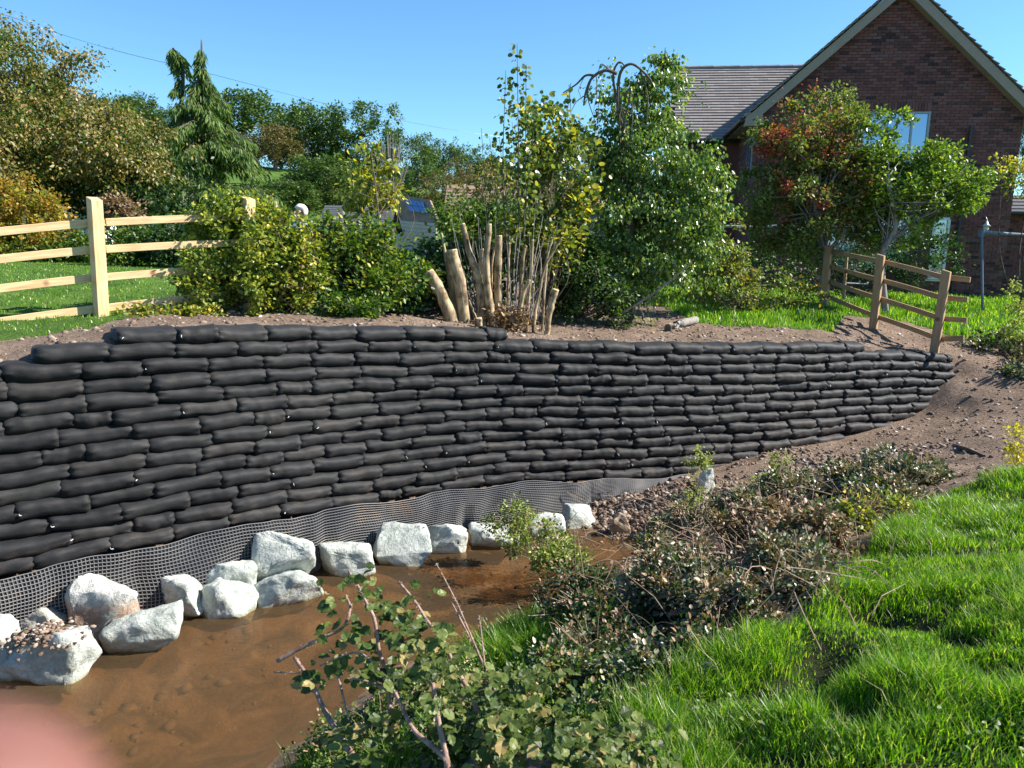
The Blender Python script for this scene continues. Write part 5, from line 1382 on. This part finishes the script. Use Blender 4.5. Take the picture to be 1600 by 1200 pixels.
# round leaved saplings
def shoots(name, lab, lst, nl, size, mt, Y, seed, cat='sapling', spread=6, extra=None):
    r = np.random.default_rng(seed); b = atY(lst[0][0], 480, Y); t = thing(name, (b.x, Y, H(b.x, Y)), lab, cat); mb = MB(); P = []; D = []
    for (x0, y0, x1, y1, dens) in lst:
        a = atY(x0, y0, Y + r.normal(0, .1)); c = atY(x1, y1, Y + r.normal(0, .15)); mid = (a + c) / 2 + Vector((r.normal(0, .06), 0, 0)); cu = curve([a, mid, c], 6)
        mb.tube(cu, np.linspace(.014, .003, len(cu)).tolist(), 5, False); n = int(dens * abs(y1 - y0) / 100)
        for k in range(n):
            tt = r.random() ** .8; i = min(len(cu) - 2, int(tt * (len(cu) - 1))); q = cu[i].lerp(cu[i + 1], r.random())
            an = r.uniform(0, 6.28); rad = (.02 + spread / 100 * r.random() * (1.15 - tt)); o_ = np.array((math.cos(an), math.sin(an), r.normal(0, .4)))
            P.append(np.array(q) + o_ * rad); D.append(o_ + np.array((0, 0, -.8)))
    P = np.array(P); D = np.array(D); n = len(P)
    link('foliage', leaf_mesh('foliage', P, D, size * (.6 + .7 * r.random(n)), 'round', upw=.2, r=r), M[mt], t); mb.build('stems', M['bark'], t); return t
shoots('tall_sapling', 'tall thin sapling with round leaves reaching high into the sky', [(812, 470, 808, 68, 42), (800, 470, 790, 110, 36), (815, 470, 822, 100, 46), (806, 470, 800, 190, 44), (795, 470, 780, 215, 26), (820, 470, 838, 170, 44)], 0, .068, 'poplar', 11.8, 51, spread=26)
shoots('short_sapling', 'small thin sapling with a few round leaves left of the tall one', [(770, 470, 752, 200, 16), (775, 470, 765, 215, 16), (760, 470, 748, 260, 14)], 0, .066, 'poplar', 11.9, 52, spread=22)
shrub('yellowing_sapling', 'bushy sapling with round green and yellow leaves between the tall shoots and the weeping tree', 'sapling', [ell(865, 200, 90, 120, 12.2, .5), ell(880, 280, 110, 120, 12.2, .5), ell(850, 340, 120, 70, 12.1, .5), ell(900, 210, 50, 90, 12.3, .4), ell(835, 250, 60, 120, 12, .4)], 150, 4200, .066, .16, 'poplar', 'round', 50, .01, 53, droop=.8, upw=.25, base=atY(850, 495, 11.8), extra=(('yellow', 260, .085, 'yellow_leaves'),))
shrub('low_leafy_growth', 'green leafy growth around the tops of the right hand cut stems', 'plant', [ell(830, 365, 130, 50, 12, .4), ell(855, 400, 90, 80, 12, .4), ell(900, 340, 60, 60, 12.3, .3)], 60, 2400, .07, .14, 'yellowgreen', 'oval', 30, .008, 54)
# weeping tree
wt = atY(985, 500, 13.2)
t, C = shrub('weeping_tree', 'weeping tree with bare hooked branches at its crown and leafy curtains below', 'tree',
   [ell(1000, 170, 150, 110, 13.2, .8), ell(1010, 240, 170, 140, 13.2, .9), ell(1040, 330, 210, 130, 13.0, .9), ell(1090, 290, 110, 110, 12.8, .7), ell(975, 300, 130, 180, 13.2, .8), ell(1010, 400, 200, 140, 13.1, .8), ell(1030, 120, 50, 70, 13.2, .3), ell(1050, 100, 30, 40, 13.2, .2), ell(1105, 360, 60, 120, 12.7, .4), ell(960, 440, 150, 110, 13, .5), ell(940, 230, 70, 140, 13.3, .5), ell(985, 260, 70, 170, 12.7, .3), ell(1000, 130, 120, 50, 13.2, .5)],
   560, 36000, .058, .16, 'weep', 'oval', 22, .014, 55, droop=1.6, upw=.3, base=wt, shell=.3,
   trunkpts=[wt - Vector((0, 0, .2)), atY(985, 380, 13.3), atY(975, 230, 13.3), atY(966, 165, 13.2)], trunkr=(.09, .04), bark='bark', extra=(('yellow', 350, .05, 'yellow_leaves'),))
mb = MB()
for pth, ra in (([(966, 170), (958, 120), (966, 98), (975, 102), (972, 112)], .022), ([(966, 175), (968, 118), (985, 100), (1005, 112), (1018, 128), (1008, 128)], .028), ([(964, 115), (945, 110), (925, 122), (915, 145), (912, 165)], .03), ([(930, 118), (915, 118), (900, 132), (880, 145)], .022),
                ([(962, 150), (975, 190), (972, 210)], .03), ([(975, 150), (985, 140), (975, 190), (966, 205)], .02), ([(955, 112), (940, 100), (935, 112)], .012), ([(925, 120), (918, 150), (930, 190)], .012), ([(1000, 110), (1012, 150), (1010, 200)], .012), ([(912, 150), (900, 160), (892, 175)], .009)):
    cu = curve([atY(x_, y_, 13.0) for x_, y_ in pth], 6); mb.tube(cu, np.linspace(ra, ra * .4, len(cu)).tolist(), 7)
rr = random.Random(9)
for k in range(9):
    x_ = rr.uniform(885, 1060); y_ = rr.uniform(105, 170); L = rr.uniform(30, 130)
    mb.tube([atY(x_, y_, 13), atY(x_ + rr.gauss(0, 4), y_ + L * .5, 12.9), atY(x_ + rr.gauss(0, 8), y_ + L, 12.9)], [.006, .005, .003], 4, False)
mb.build('hooked_branches', M['bark'], t, True)
a, b_, c = atY(955, 500, 12.4), atY(1030, 452, 12.3), atY(1078, 412, 12.3)
tag(MB().tube(curve([a, b_, c], 5), np.linspace(.022, .01, 11).tolist(), 8).build('fallen_branch', M['barkgrey']), 'grey bare branch leaning up to the right at the foot of the weeping tree', 'branch')
a, c = atY(1044, 508, 12.6), atY(1088, 483, 13.6)
lg = thing('sawn_log', a, 'short sawn log with pale peeling bark lying on the soil', 'log')
a.z = H(a.x, a.y); c.z = H(c.x, c.y); LG = [a + Vector((0, 0, .05)), lerp(a, c, .5) + Vector((0, 0, .06)), c + Vector((0, 0, .05))]
MB().tube(curve(LG, 4, .004), .065, 12).build('bark', M['barkgrey'], lg, True)
MB().tube([LG[0] - (LG[1] - LG[0]).normalized() * .012, LG[0]], .058, 12).build('sawn_end', M['bark'], lg)
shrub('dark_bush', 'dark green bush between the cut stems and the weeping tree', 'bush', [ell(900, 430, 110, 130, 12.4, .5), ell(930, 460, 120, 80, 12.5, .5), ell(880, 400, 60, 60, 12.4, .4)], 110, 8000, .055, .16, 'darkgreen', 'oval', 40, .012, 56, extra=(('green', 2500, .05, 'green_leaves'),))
shrub('autumn_bush', 'green and amber bush under the right side of the weeping tree', 'bush', [ell(1130, 400, 90, 110, 14.5, .5), ell(1110, 440, 90, 80, 14.5, .5), ell(1180, 450, 110, 60, 15, .5), ell(1230, 460, 100, 50, 15.5, .5)], 90, 4800, .06, .16, 'hawthorn', 'oval', 50, .01, 57, extra=(('orange', 600, .06, 'amber_leaves'),))
# hawthorn with berries and companion tree
ht = atY(1290, 470, 16.5)
shrub('hawthorn_tree', 'hawthorn tree with dark red berries and reddening leaves before the brick gable', 'tree',
   [ell(1240, 240, 130, 110, 16.3, .9), ell(1300, 210, 110, 110, 16.4, .9), ell(1270, 300, 190, 140, 16.3, 1.0), ell(1220, 350, 110, 110, 16.2, .8), ell(1330, 300, 120, 130, 16.4, .9), ell(1318, 168, 40, 50, 16.4, .3), ell(1200, 215, 40, 40, 16.3, .3), ell(1235, 175, 24, 40, 16.3, .2), ell(1190, 260, 50, 40, 16.3, .3), ell(1290, 380, 170, 60, 16.3, .7)],
   340, 31000, .07, .17, 'hawthorn', 'diamond', 90, .018, 58, base=ht, trunkpts=[ht - Vector((0, 0, .2)), atY(1285, 400, 16.5), atY(1270, 300, 16.4)], trunkr=(.1, .04), bark='barkgrey', extra=(('redleaf', 6000, .055, 'berries'), ('yellowgreen', 1500, .06, 'yellow_leaves')))
foliage('red_leaves', [ell(1215, 225, 80, 50, 16.0, .4), ell(1245, 215, 60, 50, 16.0, .4), ell(1225, 285, 50, 30, 15.7, .3), ell(1300, 230, 50, 50, 15.9, .3), ell(1290, 310, 60, 30, 15.6, .3)], 60, 2600, .055, .14, M['redleaf'], [q for q in col.objects if 'hawthorn tree with' in q.get('label', '')][0], 'diamond', seed=88)
gt = atY(1385, 470, 16.0)
shrub('apple_tree', 'green leaved tree with pale crooked limbs standing behind the brown fence', 'tree',
   [ell(1372, 235, 80, 90, 15.9, .6), ell(1430, 290, 190, 90, 15.9, .9), ell(1500, 300, 110, 80, 15.8, .7), ell(1380, 300, 110, 110, 16, .8), ell(1490, 228, 60, 22, 15.8, .3), ell(1372, 185, 22, 50, 16, .2), ell(1400, 195, 20, 50, 16, .2), ell(1345, 190, 20, 40, 16, .2), ell(1455, 250, 80, 50, 15.8, .5), ell(1400, 350, 130, 60, 16, .6), ell(1425, 185, 12, 30, 15.9, .1)],
   300, 21500, .072, .16, 'applegreen', 'diamond', 70, .016, 59, base=gt, trunkpts=[gt - Vector((0, 0, .2)), atY(1378, 400, 16.0), atY(1400, 350, 16), atY(1385, 280, 15.9)], trunkr=(.07, .04), bark='barkgrey', shell=.3)
shrub('yellow_tree', 'branch of bright yellow leaves reaching in from the right edge', 'tree', [ell(1590, 265, 80, 40, 17, .6), ell(1620, 280, 80, 70, 17, .6), ell(1660, 300, 90, 120, 17.2, .8)], 60, 2600, .07, .16, 'yellow', 'diamond', 14, .02, 60, extra=(('green', 900, .07, 'green_leaves'),))
shrub('garden_shrub', 'dark leafy shrub against the ground floor of the brick house', 'shrub', [ell(1440, 400, 120, 90, 19, .6), ell(1350, 420, 120, 70, 19.5, .6), ell(1220, 420, 120, 90, 19.5, .6)], 110, 6000, .07, .2, 'darkgreen', 'diamond', 60, .012, 61)
# right edge bramble bank
shrub('bramble_bush', 'bramble bush with pale and russet leaves beyond the cut rail ends', 'bramble', [ell(1560, 540, 110, 56, 14.0, .4), ell(1585, 590, 70, 60, 12.9, .35), ell(1525, 528, 50, 28, 13.8, .25), ell(1640, 565, 90, 100, 13.2, .5)], 90, 5000, .055, .11, 'bramblegrey', 'oval', 60, .006, 62, extra=(('darkgreen', 3000, .055, 'dark_leaves'), ('dead', 700, .05, 'dead_leaves')))
shrub('garden_weed', 'tall feathery weed on the lawn edge at the far right', 'plant', [ell(1588, 470, 30, 60, 14, .15), ell(1595, 510, 40, 50, 13.6, .2)], 30, 900, .05, .09, 'weed', 'diamond', 12, .005, 63)
shrub('yellow_weed', 'bright yellow green weed standing at the right edge above the grass', 'plant', [ell(1588, 690, 24, 60, 7.4, .07), ell(1592, 715, 40, 24, 7.3, .1)], 26, 420, .035, .05, 'yellow', 'diamond', 10, .003, 64)

# ------------------------------------------------------------------ weeds and brambles on the near bank
def bank_shrub(name, lab, cat, L, ncl, n, size, rc, mt, kind, nbr, br, seed, extra=(), bark='deadstalk', **kw):
    E = []
    for px, py, w, h, ry in L:
        p = G(px, py + h * .4); d = dep(p); c = at(px, py, d)
        E.append((np.array(c), np.array((w / 2 * d / FPX, ry, h / 2 * d / FPX))))
    p = G(L[0][0], L[0][1] + L[0][3] * .5)
    return shrub(name, lab, cat, E, ncl, n, size, rc, mt, kind, nbr, br, seed, base=p, extra=extra, bark=bark, **kw)
shrub('water_weed', 'light green leafy weed leaning over the stream in front of two white boulders', 'plant', [ell(800, 812, 70, 46, 8.3, .12), ell(835, 842, 100, 60, 8.0, .16), ell(875, 868, 90, 44, 7.7, .16), ell(850, 880, 60, 40, 7.6, .12)], 90, 3600, .034, .07, 'weed', 'diamond', 50, .0035, 70, base=atZ(885, 900, -1.9), bark='deadstalk', extra=(('green', 1300, .032, 'green_leaves'), ('dead', 300, .03, 'dead_leaves')))
bank_shrub('tall_weed', 'tall pale green weed in front of the single boulder on the bank', 'plant', [(1090, 740, 36, 80, .12), (1085, 790, 50, 50, .15)], 40, 1300, .035, .07, 'weed', 'diamond', 16, .004, 71)
bank_shrub('tall_weed', 'grey green weed standing by the buried bags right of the boulder', 'plant', [(1215, 730, 40, 60, .12), (1200, 765, 60, 40, .15)], 40, 1300, .034, .07, 'weed', 'diamond', 16, .004, 72, extra=(('bramblegrey', 500, .03, 'grey_leaves'),))
BB = [
 ('bramble patch at the top of the near bank beside the bare soil', [(1250, 770, 170, 50, .3), (1340, 750, 120, 40, .3)], 5200, 'bramblegrey', 73),
 ('bramble and scrub patch between the soil slope and the grass at right', [(1420, 745, 150, 50, .3), (1380, 775, 120, 40, .3)], 4600, 'bramblegrey', 74),
 ('low bramble patch beside the rubble heap', [(1090, 825, 120, 60, .25), (1040, 870, 90, 50, .2), (1150, 800, 90, 60, .25)], 5200, 'bramblegrey', 75),
 ('brown dead bramble stalks in the middle of the near bank', [(1200, 830, 160, 80, .3), (1270, 850, 120, 90, .3)], 5200, 'dead', 76),
 ('large bramble mound with silvery leaves in the middle of the near bank', [(1080, 915, 180, 90, .3), (1140, 950, 110, 70, .25), (1020, 930, 90, 90, .22)], 7800, 'bramblegrey', 77),
 ('bramble mound next to the long grass with pale dying leaves', [(1240, 890, 130, 80, .25), (1260, 925, 80, 50, .2)], 4200, 'bramblegrey', 78),
 ('dark green weeds on the stream edge below the brambles', [(920, 930, 100, 70, .2), (880, 960, 70, 40, .15), (960, 980, 110, 60, .2)], 3600, 'darkgreen', 79),
 ('yellowish scrub in front of the soil slope', [(1330, 810, 110, 50, .2), (1400, 800, 80, 30, .2)], 2600, 'yellowgreen', 80)]
for lab, L, n, mt, sd_ in BB:
    bank_shrub('bramble_bush', lab, 'bramble', L, max(50, n // 45), int(n * 1.5), .029 if L[0][1] > 860 else .034, .075, mt, 'oval', 70, .0032, sd_, extra=(('dead', n // 2, .03, 'dead_leaves'), ('darkgreen', n // 4, .03, 'dark_leaves')))
bank_shrub('undergrowth', 'dark low undergrowth in shade between the bramble mound and the long grass', 'undergrowth', [(930, 1020, 150, 50, .25), (1020, 1050, 150, 50, .25), (1100, 1015, 90, 30, .2), (880, 1060, 120, 50, .2)], 200, 7000, .026, .06, 'darkgreen', 'oval', 60, .002, 91, extra=(('dead', 2600, .028, 'dead_leaves'), ('bramblegrey', 2600, .028, 'grey_leaves')))
# dead upright stalks
mb = MB(); rr = random.Random(4)
for k in range(620):
    px, py = rr.gauss(1170, 80), rr.gauss(865, 48); g = G(px, py); 
    tip = g + Vector((rr.gauss(0, .14), rr.gauss(0, .12), rr.uniform(.08, .36))); mid = lerp(g, tip, .5) + Vector((rr.gauss(0, .03), 0, rr.uniform(0, .06)))
    mb.tube([g, mid, tip], [.0035, .003, .0015], 4, False)
for k in range(130):
    px, py = rr.uniform(900, 1300), rr.uniform(790, 960); g = G(px, py) + Vector((0, 0, .15))
    mb.tube(curve([g, g + Vector((rr.uniform(-.3, .3), rr.gauss(0, .1), .12)), g + Vector((rr.uniform(-.6, .6), rr.gauss(0, .15), -.05))], 4), .003, 4, False)
tag(mb.build('dead_stalks', M['deadstalk']), 'tangle of dry reddish brown dead stalks over the near bank', 'dead stalks', kind='stuff')

# ------------------------------------------------------------------ foreground bramble
def leaflet_mesh(seed):
    r = random.Random(seed); V = [(0, 0, 0), (0, .35, .0), (0, .7, -.02), (0, 1.0, -.09)]; F = []
    L = []; n = 7
    for sgn in (-1, 1):
        ids = [0]
        for i in range(1, n):
            t = i / n; w = .36 * math.sin(math.pi * t ** .8) ** .8; tooth = (.035 if i % 2 else -.02)
            V.append((sgn * (w + tooth), t * .98 + r.uniform(-.01, .01), .09 * w / .36 + .03 * math.sin(i * 2.1 + seed) - .06 * t * t)); ids.append(len(V) - 1)
        ids.append(3); L.append(ids)
    for k, ids in enumerate(L):
        mids = [0, 0, 0, 1, 1, 2, 2, 3]
        for i in range(len(ids) - 1):
            a, b__ = ids[i], ids[i + 1]; m0, m1 = mids[i], mids[i + 1]
            f = [a, b__, m1, m0]; f2 = []
            for q in f:
                if q not in f2: f2.append(q)
            if len(f2) >= 3: F.append(tuple(f2 if k == 0 else f2[::-1]))
    me = bpy.data.meshes.new('leaf'); me.from_pydata(V, [], F); me.update(); me.materials.append(M['bramble']); return me
LM = [leaflet_mesh(i) for i in range(5)]
gb = G(640, 1199); 
fbm = thing('foreground_bramble', (gb.x, gb.y, gb.z), 'close bramble with thorny purple stems and toothed green leaves hanging over the stream', 'bramble')
STM = [([(565, 1290, 2.5), (559, 1200, 2.6), (535, 1157, 2.65), (508, 1112, 2.7), (487, 1067, 2.75), (460, 1027, 2.8)], .013),
       ([(705, 1290, 2.3), (700, 1200, 2.4), (687, 1136, 2.45), (676, 1067, 2.5)], .012),
       ([(700, 1200, 2.4), (692, 1181, 2.42), (647, 1141, 2.5), (628, 1104, 2.55), (609, 1064, 2.6)], .010),
       ([(433, 1033, 2.8), (473, 1011, 2.8), (508, 995, 2.8), (537, 979, 2.8), (547, 950, 2.85), (540, 930, 2.9)], .008),
       ([(610, 1150, 2.7), (606, 1060, 2.7), (593, 1020, 2.72), (585, 968, 2.75), (572, 941, 2.8), (559, 915, 2.85), (545, 893, 2.9)], .008),
       ([(770, 1250, 2.5), (745, 1110, 2.6), (721, 1059, 2.65), (708, 1037, 2.7), (692, 1000, 2.7), (668, 971, 2.75), (649, 941, 2.8), (623, 909, 2.85)], .009),
       ([(815, 1230, 2.6), (785, 1110, 2.7), (759, 1048, 2.75), (740, 1008, 2.8), (707, 944, 2.85)], .006),
       ([(759, 1048, 2.75), (730, 980, 2.8), (716, 947, 2.85), (700, 915, 2.9), (681, 880, 2.95)], .004),
       ([(820, 1210, 2.5), (790, 1150, 2.55), (770, 1100, 2.6), (760, 1060, 2.65), (752, 990, 2.7), (748, 962, 2.7)], .005),
       ([(640, 1130, 2.55), (620, 1090, 2.6), (575, 1065, 2.6), (545, 1060, 2.6)], .005), ([(870, 1260, 2.4), (868, 1130, 2.5)], .006),
       ([(995, 1200, 2.6), (1003, 1120, 2.7)], .005), ([(820, 1205, 2.5), (800, 1140, 2.6)], .005), ([(528, 1055, 2.7), (545, 1125, 2.6)], .005), ([(428, 1050, 2.8), (470, 1052, 2.75)], .003),
       ([(610, 1100, 2.6), (600, 1060, 2.6), (560, 1020, 2.65), (500, 1040, 2.7)], .005)]
thr = MB(); leafpts = []
for pts, ra in STM:
    cu = curve([at(*p) for p in pts], 6)
    MB().tube(cu, np.linspace(ra, ra * .5, len(cu)).tolist(), 8).build('stem', M['bramblestem'] if 'bramblestem' in M else M['bark'], fbm, True)
    for i in range(len(cu) - 1):
        for _ in range(3):
            q = lerp(cu[i], cu[i + 1], random.random()); d = Vector((random.gauss(0, 1), random.gauss(0, 1), random.gauss(0, 1))).normalized()
            thr.tube([q, q + d * (ra * .9 + .006)], [.0022, .0004], 4, False)
o = thr.build('thorns', M['deadstalk'], fbm); o['kind'] = 'stuff'
CL = [(555, 905, 22, 8, 2.9), (560, 925, 30, 10, 2.85), (520, 945, 26, 8, 2.85), (500, 985, 22, 7, 2.8), (600, 950, 28, 14, 2.8), (640, 965, 34, 22, 2.72), (625, 1000, 36, 26, 2.7), (660, 1010, 36, 26, 2.65), (690, 1010, 30, 22, 2.65), (600, 1010, 34, 18, 2.65), (580, 1060, 30, 10, 2.65), (620, 1060, 26, 9, 2.6),
      (680, 1050, 36, 20, 2.6), (700, 1080, 34, 14, 2.55), (560, 1030, 30, 12, 2.7), (510, 1030, 24, 9, 2.75), (490, 1060, 20, 8, 2.72), (560, 990, 26, 10, 2.75), (540, 1150, 26, 7, 2.6), (600, 1135, 30, 8, 2.6), (650, 1110, 24, 8, 2.55), (780, 1070, 44, 20, 2.55), (820, 1080, 40, 14, 2.6), (760, 1120, 40, 18, 2.45), (830, 1150, 50, 24, 2.4),
      (900, 1165, 50, 24, 2.4), (960, 1170, 50, 22, 2.4), (1010, 1180, 40, 12, 2.5), (870, 1190, 50, 22, 2.35), (780, 1180, 40, 18, 2.4), (930, 1195, 60, 22, 2.35), (980, 1140, 36, 9, 2.6), (670, 930, 20, 5, 2.85), (560, 1180, 50, 10, 2.5), (700, 1130, 26, 8, 2.5), (850, 1050, 30, 8, 2.8)]
rr = random.Random(77); nleaf = 0; allp = []
for (px, py, sp, n, d) in CL:
    for k in range(n):
        [allp.append((px + rr.gauss(0, sp * .6), py + rr.gauss(0, sp * .5), d + rr.gauss(.07, .09))) for _ in (0, 1)]; allp.append((px + rr.gauss(0, sp * .5), py + rr.gauss(0, sp * .42), d + rr.gauss(0, .07)))
rr.shuffle(allp)
LV = []; 
for i, (px, py, d) in enumerate([q for q in allp if q[1] > 1050 or rr.random() < .42][:950]):
    q = at(px, py, d); up_ = Vector((rr.gauss(0, .45), rr.gauss(-.35, .45), 1)).normalized(); a = rr.uniform(0, 6.28)
    for j in range(1 if i % 3 else 2):
        aa = a + j * 1.0; dr = Vector((math.cos(aa), math.sin(aa), rr.uniform(-.7, .1))); dr = (dr - up_ * dr.dot(up_) * .8).normalized()
        ux = dr.cross(up_).normalized(); uz = ux.cross(dr); S_ = rr.uniform(.026, .055)
        mw = Matrix.Translation(q - Vector(fbm.location)) @ Matrix((ux, dr, uz)).transposed().to_4x4() @ Matrix.Scale(S_, 4)
        LV.append(mw)
for i, mw in enumerate(LV):
    if i >= 300: break
    o = bpy.data.objects.new('leaf', LM[i % 5]); col.objects.link(o); o.parent = fbm; o.matrix_basis = mw
VV = []; FF = []; n0 = 0
for i, mw in enumerate(LV[300:]):
    me = LM[i % 5]
    for v in me.vertices: VV.append(tuple(mw @ v.co))
    for p in me.polygons: FF.append(tuple(n0 + q for q in p.vertices))
    n0 += len(me.vertices)
me = bpy.data.meshes.new('small_leaves'); me.from_pydata(VV, [], FF); me.update(); me.materials.append(M['bramble'])
o = bpy.data.objects.new('leaf_mass', me); col.objects.link(o); o.parent = fbm; o['kind'] = 'stuff'
# undergrowth below it
bank_shrub('undergrowth', 'mixed small leaved undergrowth on the steep bank under the foreground bramble', 'undergrowth', [(600, 1170, 200, 50, .25), (720, 1150, 150, 70, .25), (830, 1110, 150, 70, .25), (500, 1190, 130, 30, .2), (950, 1120, 130, 50, .25), (900, 1060, 120, 50, .2), (650, 1110, 120, 60, .2), (560, 1150, 120, 60, .2), (760, 1060, 120, 50, .2)], 330, 17000, .022, .06, 'green', 'oval', 90, .002, 90, extra=(('dead', 1800, .024, 'dead_leaves'), ('weed', 2500, .02, 'pale_leaves'), ('darkgreen', 3500, .026, 'dark_leaves')))

# ------------------------------------------------------------------ fingertip in front of the lens
tip = at(-48, 1338, .046); dirn = Vector((-.75, -.35, -.55)).normalized()
fg = thing('finger', tip, 'blurred pink fingertip of the photographer at the lower left corner', 'finger')
pts = [tip + dirn * k for k in (-.0077, -.0068, -.0045, 0, .006, .014, .024, .036, .05)]
MB().tube(pts, [.0014, .0042, .0072, .0092, .0096, .0094, .0098, .0102, .0106], 20).build('fingertip', M['finger'], fg, True)
nl = MB().tube([tip + Vector((-.002, -.0062, -.003)), tip + Vector((-.007, -.0062, -.005))], [.003, .0035], 10).build('nail', M['nail'], fg, True)
print('objects', len(bpy.data.objects))
